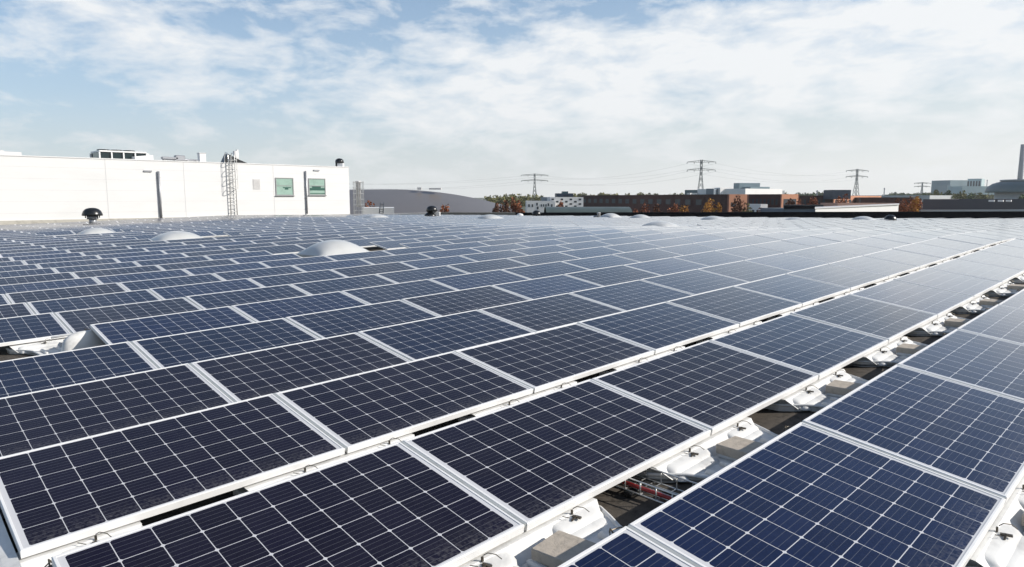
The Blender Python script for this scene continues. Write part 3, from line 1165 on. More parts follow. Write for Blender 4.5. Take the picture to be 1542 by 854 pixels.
# caged ladder
lx0, lx1 = wall_x(343.5), wall_x(356.5)
lad = thing('caged_ladder', 'galvanised caged ladder fixed to the white wall', 'ladder', ((lx0 + lx1) / 2, WALL_Y - 0.16, roof_z(lx0, WALL_Y)))
lw = (lx1 - lx0) / 2 * 0.72
zt = 4.9 - roof_z(lx0, WALL_Y)
b = MB()
for sx in (-1, 1):
    b.tube([(sx * lw, 0, 0.03), (sx * lw, 0, zt - 0.25), (sx * lw, 0.12, zt - 0.05), (sx * lw, 0.5, zt), (sx * lw, 0.7, zt - 0.3), (sx * lw, 0.72, zt - 0.75)], 0.036, 8)
part(b, 'stile', M_WIRE, lad)
for j in range(17):
    z = 0.25 + j * 0.28
    if z < zt - 0.5:
        b = MB()
        b.tube([(-lw, 0, z), (lw, 0, z)], 0.020, 6)
        part(b, 'rung', M_WIRE, lad)
b = MB()
for j in range(5):
    z = 2.3 + j * 0.72
    if z > zt - 0.1:
        continue
    b.tube([(lw * 1.35 * math.cos(a), -0.62 * math.sin(a) + 0.0, z) for a in [math.pi * q / 10 for q in range(11)]], 0.022, 6)
for a in (0.5, 1.0, 1.57, 2.14, 2.64):
    b.tube([(lw * 1.35 * math.cos(a), -0.62 * math.sin(a), 2.3), (lw * 1.35 * math.cos(a), -0.62 * math.sin(a), min(zt - 0.12, 2.3 + 4 * 0.72))], 0.012, 5)
part(b, 'cage', M_WIRE, lad)

# caged shaft beside the end of the block
x, y = ground_at(540, 61.3)
cg = thing('pipe_cage', 'cylindrical grey wire cage round a pale duct at the white building corner', 'cage', (x, y, roof_z(x, y)), (0, 0, YAW - math.pi / 2))
hc = height_at(273, 61.3) - roof_z(x, y)
b = MB()
for a in range(14):
    w = 2 * math.pi * a / 14
    b.tube([(0.45 * math.cos(w), 0.45 * math.sin(w), 0.0), (0.45 * math.cos(w), 0.45 * math.sin(w), hc)], 0.022, 5)
for j in range(7):
    z = hc * (j + 0.2) / 6.4
    b.tube([(0.47 * math.cos(2 * math.pi * q / 20), 0.47 * math.sin(2 * math.pi * q / 20), z) for q in range(21)], 0.022, 5)
part(b, 'cage', M_WIRE, cg)
b = MB()
b.lathe([(0.24, 0.9), (0.24, hc - 0.1), (0.26, hc - 0.08), (0.26, hc + 0.02), (0, hc + 0.04)], n=18)
part(b, 'duct', M_LOUVRE, cg)

# plant on the white block's roof
RT = WTOP + 0.07


def roof_plant(px0, px1, back):
    """x range and depth for a thing standing on the block, seen between two columns"""
    lo = []
    for px in (px0, px1):
        a, c = -60.0, 70.0
        for _ in range(60):
            m = (a + c) / 2
            p = project((m, WALL_Y + back, 4.5))
            if p is None or p[0] < px:
                a = m
            else:
                c = m
        lo.append(a)
    return lo


def rz_at(px, py, back):
    x = roof_plant(px, px, back)[0]
    f, l = fwd_lat(x, WALL_Y + back)
    return height_at(py, f)


bk = 2.0
x0, x1 = roof_plant(150, 221, bk)
ztop = rz_at(150, 226, bk)
ch = thing('chiller_unit', 'large rooftop chiller with dark glazed bays and white frame on the white block', 'chiller', ((x0 + x1) / 2, WALL_Y + bk, RT))
W2, H2, D2 = (x1 - x0), ztop - RT, 2.4
b = MB()
b.box((0, D2 / 2, H2 * 0.5), (W2 * 0.98, D2 - 0.2, H2 * 0.86), 0)
part(b, 'core', M_DARKGLASS, ch)
b = MB()
b.box((0, D2 / 2, H2 - 0.05), (W2, D2, 0.10), 0)
for j in range(5):
    xx = -W2 / 2 + W2 * j / 4
    b.box((xx, 0.02, H2 / 2 - 0.07), (0.085, 0.12, H2 - 0.10), 0)
    b.box((xx, D2 - 0.02, H2 / 2 - 0.07), (0.13, 0.12, H2 - 0.14), 0)
part(b, 'frame', M_WALL, ch)
for j in range(3):
    b = MB()
    b.lathe([(0.42, H2 + 0.003), (0.42, H2 + 0.10), (0.36, H2 + 0.12), (0, H2 + 0.12)], (-W2 * 0.33 + j * W2 * 0.27, D2 * 0.45, 0), n=18)
    part(b, 'fan', M_BLACK, ch)
b = MB()
b.prism([(W2 * 0.16, -0.85), (W2 * 0.56, -0.85), (W2 * 0.56, -0.10), (W2 * 0.16, -0.10)], 0.0, [H2 * 0.40, H2 * 0.62, H2 * 0.62, H2 * 0.40])
b.box((W2 * 0.53, 0.7, H2 * 0.42), (W2 * 0.06, 1.4, H2 * 0.84))
part(b, 'white_duct', M_WALL, ch)

x0, x1 = roof_plant(-10, 32, 1.5)
b = MB()
b.box((0, 0.6, 0.14), (x1 - x0, 1.2, 0.28), 0, None, 0.02)
b.box((-(x1 - x0) * 0.2, 0.6, 0.32), (0.3, 0.4, 0.1))
o = b.build('roof_box', M_LOUVRE)
o.location = ((x0 + x1) / 2, WALL_Y + 1.5, RT)
tag(o, 'low pale box on the white block at the left edge of the picture', 'roof unit')
x0, x1 = roof_plant(299, 312, 1.2)
zt = rz_at(305, 231, 1.2)
cm = thing('roof_chimney', 'square white chimney on the white block left of the ladder', 'chimney', ((x0 + x1) / 2, WALL_Y + 1.2, RT))
w = (x1 - x0) * 0.72
b = MB()
b.box((0, w / 2, (zt - RT) / 2), (w, w, zt - RT), 0, None, 0.01)
part(b, 'shaft', M_WALL, cm)
b = MB()
b.box((0, w / 2, zt - RT + 0.023), (w + 0.08, w + 0.08, 0.04))
part(b, 'cap', M_LOUVRE, cm)
x0, x1 = roof_plant(244, 298, 1.0)
b = MB()
b.tube([(x0, WALL_Y + 1.0, RT + 0.18), (x1, WALL_Y + 1.0, RT + 0.10)], 0.09, 8)
b.box((x0 + (x1 - x0) * 0.48, WALL_Y + 1.0, RT + 0.25), (0.7, 0.4, 0.40), 0, None, 0.05)
b.box((x0 + (x1 - x0) * 0.2, WALL_Y + 1.0, RT + 0.22), (1.1, 0.4, 0.16), 0, None, 0.03)
for q in (0.05, 0.35, 0.7, 0.95):
    b.box((x0 + (x1 - x0) * q, WALL_Y + 1.0, RT + 0.05), (0.12, 0.3, 0.10))
tag(b.build('roof_duct', M_ZINC), 'dark duct lying along the white roof between chiller and chimney', 'duct')
x0, x1 = roof_plant(334, 376, 1.4)
hv = thing('fan_unit', 'dark sloping fan unit behind the top of the caged ladder', 'fan unit', ((x0 + x1) / 2, WALL_Y + 1.4, RT))
w = x1 - x0
b = MB()
b.add([(-w * .45, 0, 0), (w * .5, 0, 0), (w * .1, 0, .34), (-w * .28, 0, .75), (-w * .45, 0.7, 0), (w * .5, 0.7, 0), (w * .1, 0.7, .34), (-w * .28, 0.7, .75)],
      [(0, 1, 2, 3), (7, 6, 5, 4), (0, 3, 7, 4), (3, 2, 6, 7), (2, 1, 5, 6), (1, 0, 4, 5)])
part(b, 'hood', M_BLACK, hv)
b = MB()
b.tube([(w * 0.02, 0.2, 0.0), (w * 0.02, 0.2, 1.0)], 0.16, 12)
b.tube([(w * 0.12, 0.35, 0.0), (w * 0.12, 0.35, 1.12)], 0.10, 12)
part(b, 'pipe', M_LOUVRE, hv)
x0, x1 = roof_plant(504.5, 518, 1.0)
w = x1 - x0
rv = thing('roof_vent', 'black cowl on a white box at the right end of the white block', 'roof vent', ((x0 + x1) / 2, WALL_Y + 1.0, RT), (0, 0, YAW - math.pi / 2), group='black roof vents')
b = MB()
b.box((0.1, 0, 0.16), (0.50, 0.5, 0.32), 0, None, 0.02)
part(b, 'box', M_WALL, rv)
b = MB()
b.lathe([(0.34, 0.33), (0.38, 0.42), (0.34, 0.6), (0.2, 0.72), (0, 0.76)], n=20)
b.box((-0.24, 0, 0.17), (0.16, 0.34, 0.33))
part(b, 'cowl', M_BLACK, rv)

# ------------------------------------------------------------------ parapets
def strip(mb, pts, w, z0, z1):
    """upright band along ground points (px, d) with thickness w away from the camera"""
    g = [ground_at(px, d) for px, d in pts]
    h = [ground_at(px, d + w) for px, d in pts]
    n = len(g)
    vs = [(p[0], p[1], a) for p, a in zip(g, z0)] + [(p[0], p[1], a) for p, a in zip(g, z1)] + [(p[0], p[1], a) for p, a in zip(h, z1)] + [(p[0], p[1], a) for p, a in zip(h, z0)]
    fs = []
    for i in range(n - 1):
        for q in range(4):
            a, c = q * n, ((q + 1) % 4) * n
            fs.append((a + i, a + i + 1, c + i + 1, c + i))
    fs.append((0, n, 2 * n, 3 * n))
    fs.append((n - 1, 4 * n - 1, 3 * n - 1, 2 * n - 1))
    mb.add(vs, fs)


def lim_d(px):
    d = 58.0
    for _ in range(20):
        d = far_limit((px - 771) / F_PX * d)
    return d


M_PAR_W = mat('white_parapet', (0.72, 0.71, 0.68), 0.6, var=0.05, scale=1.0)
M_PAR_G = mat('grey_coping', (0.23, 0.225, 0.20), 0.6, var=0.15, scale=1.2)
M_PAR_K = mat('black_parapet_sheet', (0.005, 0.006, 0.009), 0.75, 0, 0.15, var=0.2, scale=0.8)


def parapet(name, label, px0, px1, py0, py1, m, w=0.35, capm=None):
    b = MB()
    n = 14
    pts = [(px0 + (px1 - px0) * i / n, lim_d(px0 + (px1 - px0) * i / n)) for i in range(n + 1)]
    z0 = [roof_z(*ground_at(*p)) - 0.5 for p in pts]
    z1 = [height_at(py0 + (py1 - py0) * i / n, p[1]) for i, p in enumerate(pts)]
    strip(b, pts, w, z0, z1)
    t = thing(name, label, 'parapet')
    part(b, 'upstand', m, t)
    b = MB()
    strip(b, [(p[0], p[1] - 0.05) for p in pts], w + 0.1, [z + 0.003 for z in z1], [z + 0.045 for z in z1])
    part(b, 'coping', capm or m, t)
    return t


parapet('parapet', 'low white roof parapet between the white building and the double vent', 533, 655, 323.5, 321.0, M_PAR_W, capm=M_PAR_W)
parapet('parapet', 'dull grey roof parapet below the grey vaulted hall', 655.3, 776, 320.5, 320.8, M_PAR_G)
parapet('parapet', 'long black roof parapet across the right half before the brick buildings', 776.5, 1640, 321.0, 319.0, M_PAR_K)
x, y = ground_at(783, 59.6)
b = MB()
b.lathe([(0.30, 0.0), (0.30, 0.28), (0.24, 0.38), (0.1, 0.43), (0, 0.44)], n=18)
o = b.build('roof_bollard', M_WALL)
o.location = (x, y, roof_z(x, y) + 0.02)
tag(o, 'rounded white end piece at the left end of the black parapet', 'end piece')

# low white box with a small ladder behind the white parapet
bxa, bxb = ground_at(547, 66), ground_at(594, 66)
b = MB()
strip(b, [(545, 66.0), (593, 66.0)], 5.0, [-1.2, -1.2], [height_at(313, 66), height_at(313, 66)])
tag(b.build('low_white_block', M_WALL), 'low white rectangular block between white building and grey hall', 'building')
ld = thing('roof_ladder', 'thin dark ladder leaning against the low white block', 'ladder')
for (pa, pb) in ((570.0, 572.5), (575.5, 578.0)):
    b = MB()
    a, c = ground_at(pa, 62.3), ground_at(pb, 65.6)
    b.tube([(a[0], a[1], roof_z(*a) + 0.0), (c[0], c[1], height_at(305, 65.6))], 0.045, 6)
    part(b, 'stile', M_BLACK, ld)
b = MB()
for j in range(1, 8):
    q = j / 8
    pts = []
    for (pa, pb) in ((570.0, 572.5), (575.5, 578.0)):
        a, c = Vector((*ground_at(pa, 62.3), roof_z(*ground_at(pa, 62.3)))), Vector((*ground_at(pb, 65.6), height_at(305, 65.6)))
        pts.append(a.lerp(c, q))
    b = MB()
    b.tube(pts, 0.022, 5)
    part(b, 'rung', M_BLACK, ld)

# ------------------------------------------------------------------ grey vaulted hall
M_VAULT = mat('grey_vault_sheet', (0.30, 0.27, 0.25), 0.34, 0.55, 0.5, var=0.06, scale=0.15)
vh = thing('vaulted_hall', 'big grey hall with a curved metal roof beyond the white building', 'building', (*ground_at(600, 125), GZ), (0, 0, YAW - math.pi / 2))
b = MB()
vs, fs = [], []
NA, NB = 40, 18
for a in range(NA + 1):
    xx = -38 + a * (61.0 / NA)
    s = (xx + 6) / 30.5
    if s >= 0:
        top = (1.70 - 5.2 * abs(s) ** 2.0)
    else:
        top = 1.70 - 0.5 * s * s
    for c in range(NB + 1):
        w = c / NB
        z = (CAM_H + top + 9.5) * math.sin(w * math.pi / 2) ** 0.9 if False else (CAM_H + top + 9.5) * (w ** 0.92)
        yy = 26.0 * (1 - math.cos(w * math.pi / 2))
        vs.append((xx, yy, max(0.0, z)))
for a in range(NA):
    for c in range(NB):
        i = a * (NB + 1) + c
        fs.append((i, i + NB + 1, i + NB + 2, i + 1))
b.add(vs, fs, 0, True)
vs2 = [(x_, 52 - y_, z_) for (x_, y_, z_) in vs]
b.add(vs2, [tuple(reversed(f)) for f in fs], 0, True)
part(b, 'vault', M_VAULT, vh)
b = MB()
b.box((4.0, 24.5, CAM_H + 1.7 + 9.5 + 0.1), (2.6, 1.4, 0.35))
b.box((0.6, 24.5, CAM_H + 1.7 + 9.5 + 0.15), (0.9, 1.0, 0.5))
part(b, 'roof_unit', M_LOUVRE, vh)

# ------------------------------------------------------------------ town beyond the roof
M_BRICKSHADE = mat('brick_in_shade', (0.082, 0.043, 0.038), 0.9, 0, 0.2, var=0.2, scale=0.6)  # brick with the shade of the unlit fronts put into its colour
M_BRICKSUN = mat('brick_in_sun', (0.47, 0.235, 0.15), 0.9, 0, 0.2, var=0.12, scale=0.6)  # same brick, the sunlight on the end walls put into its colour
M_WHITE = mat('white_render', (0.78, 0.77, 0.75), 0.7, var=0.04, scale=0.3)
M_BLUEGREY = mat('blue_grey_sheet', (0.17, 0.21, 0.25), 0.6, var=0.08, scale=0.2)
M_DARKBLUE = mat('dark_blue_sheet', (0.025, 0.045, 0.075), 0.5, var=0.1, scale=0.3)
M_TEAL = mat('teal_sheet', (0.06, 0.12, 0.14), 0.5, var=0.1, scale=0.3)
M_DGREY = mat('dark_grey_sheet', (0.085, 0.085, 0.095), 0.7, var=0.1, scale=0.2)
M_LGREY = mat('light_grey_sheet', (0.42, 0.44, 0.45), 0.6, var=0.06, scale=0.3)
M_GREENGREY = mat('green_grey_roof', (0.075, 0.10, 0.095), 0.5, 0.0, var=0.2, scale=0.4)
M_PALETEAL = mat('pale_teal_tower', (0.40, 0.52, 0.54), 0.5, var=0.08, scale=0.1)
M_MIDTEAL = mat('mid_teal_tower', (0.20, 0.29, 0.33), 0.5, var=0.08, scale=0.1)
M_STACK = mat('stack_concrete', (0.17, 0.20, 0.24), 0.8, var=0.1, scale=0.05)
M_WIN = mat('town_window', (0.03, 0.04, 0.05), 0.5, 0, 0.3)
M_SALMON = mat('salmon_render', (0.55, 0.33, 0.25), 0.8, var=0.06, scale=0.4)


def perp(A, Bp):
    v = Vector((Bp[0] - A[0], Bp[1] - A[1]))
    n = Vector((-v.y, v.x)).normalized()
    c = Vector((CY, SY))
    return n if n.dot(c) > 0 else -n


def perp_right(A, Bp):
    n = perp(A, Bp)
    return n if n.dot(Vector((SY, -CY))) > 0 else -n


def solve_depth(B_, n, px):
    lo, hi = 0.2, 400.0
    for _ in range(60):
        m = (lo + hi) / 2
        p = project((B_[0] + n.x * m, B_[1] + n.y * m, 0))
        if p is None or p[0] < px:
            lo = m
        else:
            hi = m
    return lo


def block(name, label, pxa, da, pxb, db, pyt, mfront, mside=None, pxc=None, depth=12.0, cat='building', z0=GZ, windows=None, side_windows=None, group=None, roofm=None, topd=None):
    """a building seen from column pxa to pxb, its right-hand side running back to column pxc"""
    A, B_ = ground_at(pxa, da), ground_at(pxb, db)
    n = perp_right(A, B_) if pxc is not None else perp(A, B_)
    if pxc is not None:
        depth = solve_depth(B_, n, pxc)
    z1 = height_at(pyt, topd or db)
    t = thing(name, label, cat, (A[0], A[1], z0), group=group)
    L_ = (Vector(B_) - Vector(A)).length
    e = (Vector(B_) - Vector(A)) / L_
    h = z1 - z0

    def Q(s, w):
        return (e.x * s + n.x * w, e.y * s + n.y * w)
    b = MB()
    th = 0.35
    b.prism([Q(0, 0), Q(L_, 0), Q(L_, th), Q(0, th)], 0, h)
    b.prism([Q(0, depth - th), Q(L_, depth - th), Q(L_, depth), Q(0, depth)], 0, h)
    b.prism([Q(0, th), Q(th, th), Q(th, depth - th), Q(0, depth - th)], 0, h)
    part(b, 'wall', mfront, t)
    b = MB()
    b.prism([Q(L_ - th, th + 0.002), Q(L_ + 0.004, th + 0.002), Q(L_ + 0.004, depth - th), Q(L_ - th, depth - th)], 0, h - 0.002)
    part(b, 'end_wall', mside or mfront, t)
    b = MB()
    b.prism([Q(th, th), Q(L_ - th, th), Q(L_ - th, depth - th), Q(th, depth - th)], h - 0.35, h - 0.15)
    part(b, 'roof', roofm or M_DGREY, t)
    for spec, side in ((windows, 0), (side_windows, 1)):
        if not spec:
            continue
        for (s0, s1, q0, q1) in spec:   # fractions along, heights in metres below the top
            b = MB()
            if side == 0:
                b.prism([Q(L_ * s0, -0.03), Q(L_ * s1, -0.03), Q(L_ * s1, -0.003), Q(L_ * s0, -0.003)], h - q1, h - q0)
            else:
                b.prism([Q(L_ + 0.008, depth * s0), Q(L_ + 0.035, depth * s0), Q(L_ + 0.035, depth * s1), Q(L_ + 0.008, depth * s1)], h - q1, h - q0)
            part(b, 'window', M_WIN, t)
    return t


wl = [(0.03 + j * 0.055, 0.03 + j * 0.055 + 0.028, 1.0, 2.1) for j in range(17)]
block('brick_building', 'long shaded dark brick building whose sunlit orange end wall faces the golden tree', 874, 205, 1095.5, 128, 292.6, M_BRICKSHADE, M_BRICKSUN, pxc=1127, windows=wl,
      side_windows=[(0.18, 0.42, 1.5, 2.3)])
block('brick_building', 'shorter shaded dark brick building with sunlit orange framed end wall right of the longest one', 1122, 150, 1175.5, 142, 292.4, M_BRICKSHADE, M_BRICKSUN, pxc=1203,
      windows=[(0.1 + j * 0.11, 0.16 + j * 0.11, 1.0, 2.2) for j in range(8)], side_windows=[(0.16, 0.84, 1.0, 3.2)])
block('brick_building', 'shaded dark brick building with small dark roof box and wide sunlit orange end wall', 1203, 180, 1254, 175, 294.5, M_BRICKSHADE, M_BRICKSUN, pxc=1327,
      windows=[(0.15 + j * 0.14, 0.22 + j * 0.14, 1.0, 2.2) for j in range(5)],
      side_windows=[(0.04 + j * 0.08, 0.08 + j * 0.08, 1.1, 2.0) for j in range(4)] + [(0.62, 0.70, 0.9, 3.2), (0.74, 0.80, 1.0, 1.9), (0.84, 0.90, 1.0, 1.9)])
block('roof_box', 'dark blue box standing on the roof of the orange ended building', 1253.5, 171, 1281, 171, 286, M_DARKBLUE, depth=5, z0=1.0, cat='roof unit')
block('brick_building', 'low dark grey brick building between the orange end wall and red trees', 1327, 215, 1376, 190, 297.3, M_DGREY, M_BRICKSHADE, depth=14)
block('pale_hall', 'low pale blue roofed hall far behind the grey brick building', 1262, 330, 1400, 300, 294.2, M_LGREY, depth=30)
block('grey_hall', 'long dark grey hall with white roof hatches at the right edge', 1390.5, 118, 1600, 105, 300.2, M_DGREY, depth=26, topd=112)
# the three white dashes on the grey hall
for j, (pa, pb) in enumerate(((1489, 1498), (1503, 1511), (1515, 1523))):
    A, B_ = ground_at(pa, 109.2), ground_at(pb, 108.7)
    b = MB()
    n = perp(A, B_)
    z = height_at(302.5, 109)
    b.prism([A, B_, (B_[0] + n.x * 0.5, B_[1] + n.y * 0.5), (A[0] + n.x * 0.5, A[1] + n.y * 0.5)], z - 0.14, z + 0.14)
    tag(b.build('white_sign_strip', M_WHITE), '%s white strip along the top of the dark grey hall' % ('left', 'middle', 'right')[j], 'strip')
b = MB()
strip(b, [(1388, 100), (1620, 92)], 0.6, [GZ, GZ], [height_at(316.2, 100), height_at(315.6, 92)])
tag(b.build('light_wall', M_LGREY), 'thin light grey wall strip at the foot of the dark grey hall', 'wall')
# white wedge hall
t = thing('white_hall', 'low white hall with slightly rising roof line behind the black parapet', 'building')
b = MB()
strip(b, [(1229, 84), (1354, 93)], 9.0, [GZ, GZ], [height_at(314.6, 84), height_at(308.5, 93)])
part(b, 'wall', M_WHITE, t)
b = MB()
strip(b, [(1228, 83.8), (1355, 92.8)], 9.3, [height_at(314.6, 84) + 0.003, height_at(308.5, 93) + 0.003], [height_at(314.6, 84) + 0.12, height_at(308.5, 93) + 0.12])
part(b, 'roof_edge', M_LOUVRE, t)
t = thing('flat_shed', 'flat shed with black roof band and blue grey wall', 'shed')
b = MB()
strip(b, [(1181.5, 96), (1229, 95)], 8.0, [GZ, GZ], [height_at(314.5, 96), height_at(314.5, 95)])
part(b, 'wall', M_BLUEGREY, t)
b = MB()
strip(b, [(1181, 95.6), (1241, 94.6)], 8.6, [height_at(314.4, 96), height_at(314.4, 95)], [height_at(309.2, 96), height_at(309.4, 95)])
part(b, 'roof_band', M_PAR_K, t)
block('grey_shed', 'low blue grey shed left of the black banded shed', 1146, 104, 1181, 100, 313.8, M_BLUEGREY, depth=8)
block('salmon_house', 'low salmon house behind the white hall', 1236, 118, 1262, 112, 306, M_SALMON, depth=10)
block('white_house', 'small white house with gabled wing below the orange end wall', 1128, 120, 1146, 116, 307.5, M_WHITE, pxc=1156, windows=[(0.3, 0.5, 1.0, 1.6), (0.68, 0.85, 1.0, 1.6)])
# white industrial building
wi = block('industrial_building', 'white industrial building with blue bay behind the dark brick roof', 1050, 340, 1122, 318, 284.5, M_WHITE, depth=30, topd=330)
block('blue_bay', 'blue grey bay in front of the white industrial building', 1063, 328, 1074.5, 325, 284.0, M_BLUEGREY, depth=4)
block('raised_roof_box', 'white raised roof box right of the blue grey bay', 1075, 330, 1084, 326, 282.6, M_WHITE, depth=8)
block('teal_hall', 'dark teal hall with white trucks left of the white industrial building', 1031, 345, 1050, 340, 286.0, M_TEAL, depth=25)
for j, (pa, pb) in enumerate(((1034, 1039.5), (1041.5, 1048))):
    block('white_truck', ('left' if j == 0 else 'right') + ' white truck body parked before the dark teal hall', pa, 338, pb, 337, 290.6, M_WHITE, depth=3, cat='truck', z0=height_at(296, 338))
block('tower_block', 'stepped blue grey tower block behind the white industrial building', 1104, 620, 1112.5, 610, 275.6, M_MIDTEAL, depth=20)
block('tower_wing', 'lower blue grey wing right of the stepped tower block', 1112.7, 615, 1129.5, 600, 281.3, M_MIDTEAL, depth=20)
block('grey_canopy_hall', 'flat grey hall roof beside the blue grey wing', 1129.8, 480, 1143.5, 470, 287.0, M_LGREY, depth=20)
# checker building
ck = [(0.06, 0.11, .7, 1.3), (0.18, 0.23, .7, 1.3), (0.34, 0.39, .4, 1.0), (0.36, 0.42, 1.2, 1.8), (0.50, 0.54, .7, 1.2), (0.58, 0.62, .7, 1.2), (0.66, 0.70, .7, 1.2), (0.74, 0.79, .5, 1.1), (0.86, 0.91, .7, 1.3)]
block('white_apartments', 'lower white apartment block with scattered square windows', 793, 150, 836, 150, 302.8, M_WHITE, depth=12, windows=ck)
ck2 = []
for r in range(5):
    for c in range(7):
        if (r + c) % 2 == 0:
            ck2.append((0.05 + c * 0.135, 0.05 + c * 0.135 + 0.075, 0.35 + r * 0.52, 0.72 + r * 0.52))
block('white_apartments', 'taller white apartment block with a chequer of dark windows', 828, 156, 878.5, 156, 296.8, M_WHITE, depth=12, windows=ck2)
block('penthouse', 'dark blue penthouse on the chequered white block', 838, 158, 863, 158, 291.2, M_DARKBLUE, depth=6, z0=height_at(299, 158), windows=[(0.45, 0.52, .4, 1.2), (0.6, 0.75, .4, 1.1)])
block('roof_plant_box', 'small dark box on top of the dark blue penthouse', 847, 159, 855.5, 159, 288.3, M_TEAL, depth=3, z0=height_at(291.4, 159), cat='roof unit')
block('dark_house', 'small dark grey house left of the chequered white block', 816, 175, 828, 175, 296.8, M_BLUEGREY, depth=8)
# low green grey barrel shed
gs = thing('barrel_shed', 'low green grey shed with rounded metal roof behind the black parapet', 'shed', (*ground_at(888, 98), GZ), (0, 0, YAW - math.pi / 2))
b = MB()
vs, fs = [], []
hh = height_at(312.0, 98) - GZ
for a in range(17):
    xx = -6.2 + a * (12.4 / 16)
    for c in range(9):
        w = math.pi * c / 8
        vs.append((xx, 3.5 - 3.5 * math.cos(w), hh - 1.2 + 1.2 * math.sin(w)))
for a in range(16):
    for c in range(8):
        i = a * 9 + c
        fs.append((i, i + 9, i + 10, i + 1))
b.add(vs, fs, 0, True)
part(b, 'roof', M_GREENGREY, gs)
b = MB()
b.box((0, 3.5, (hh - 1.2) / 2), (12.3, 6.9, hh - 1.2))
part(b, 'wall', M_DGREY, gs)
# far right: pale tower block, round glass building, stack
block('hospital_tower', 'pale teal office tower far away at the right', 1455, 900, 1476, 890, 269.0, M_PALETEAL, depth=30, windows=[(0.0 + j * 0.2, 0.12 + j * 0.2, 3.0, 24.0) for j in range(5)])
block('hospital_wing', 'darker teal wing left of the pale office tower', 1429, 880, 1455, 885, 271.5, M_MIDTEAL, depth=30)
block('hospital_low_wing', 'low teal wing at the left foot of the pale office tower', 1425, 870, 1431, 870, 279.5, M_MIDTEAL, depth=20)
block('pale_green_hall', 'pale green grey hall left of the round glass building', 1477, 620, 1500, 600, 280.5, M_PALETEAL, depth=30)
rg = thing('round_building', 'dark rounded glass building cut by the right picture edge', 'building', (*ground_at(1560, 420), GZ), (0, 0, YAW - math.pi / 2))
R_ = size_at(64, 420)
zb, zt_ = height_at(290, 420) - GZ, height_at(272.5, 420) - GZ
b = MB()
b.lathe([(R_ * 0.99, zb), (R_, zb + 0.5), (R_ * 0.97, zb + (zt_ - zb) * 0.45), (R_ * 0.86, zb + (zt_ - zb) * 0.78), (R_ * 0.68, zt_)], n=40)
part(b, 'glass_drum', M_TEAL, rg)
b = MB()
b.lathe([(R_ * 0.72, zt_ + 0.01), (R_ * 0.72, zt_ + 0.8), (0, zt_ + 1.0)], n=40)
b.lathe([(R_ * 0.80, 0), (R_ * 0.80, zb - 0.02)], n=30)
part(b, 'white_base', M_LGREY, rg)
sx, sy = ground_at(1533.5, 1050)
b = MB()
hs = height_at(217.5, 1050) - GZ
b.lathe([(3.7, 0), (3.5, hs * 0.5), (3.1, hs), (0, hs + 0.2)], n=24)
o = b.build('chimney_stack', M_STACK)
o.location = (sx, sy, GZ)
tag(o, 'tall grey chimney stack at the right picture edge', 'chimney')
for px, py, d, lb in ((1484.5, 270.5, 700, 'thin mast left of the round glass building'), (1499, 274.5, 720, 'short mast beside the round glass building'),
                      (1331, 283, 500, 'thin mast above the low pale hall'), (1230, 286.5, 420, 'thin dark mast over the far green trees')):
    x, y = ground_at(px, d)
    b = MB()
    h = height_at(py, d) - GZ
    b.tube([(0, 0, 0), (0, 0, h)], [0.55, 0.30], 8)
    b.box((0, 0, h * 0.96), (0.9, 0.9, 0.6))
    o = b.build('mast', M_STACK)
    o.location = (x, y, GZ)
    tag(o, lb, 'mast')

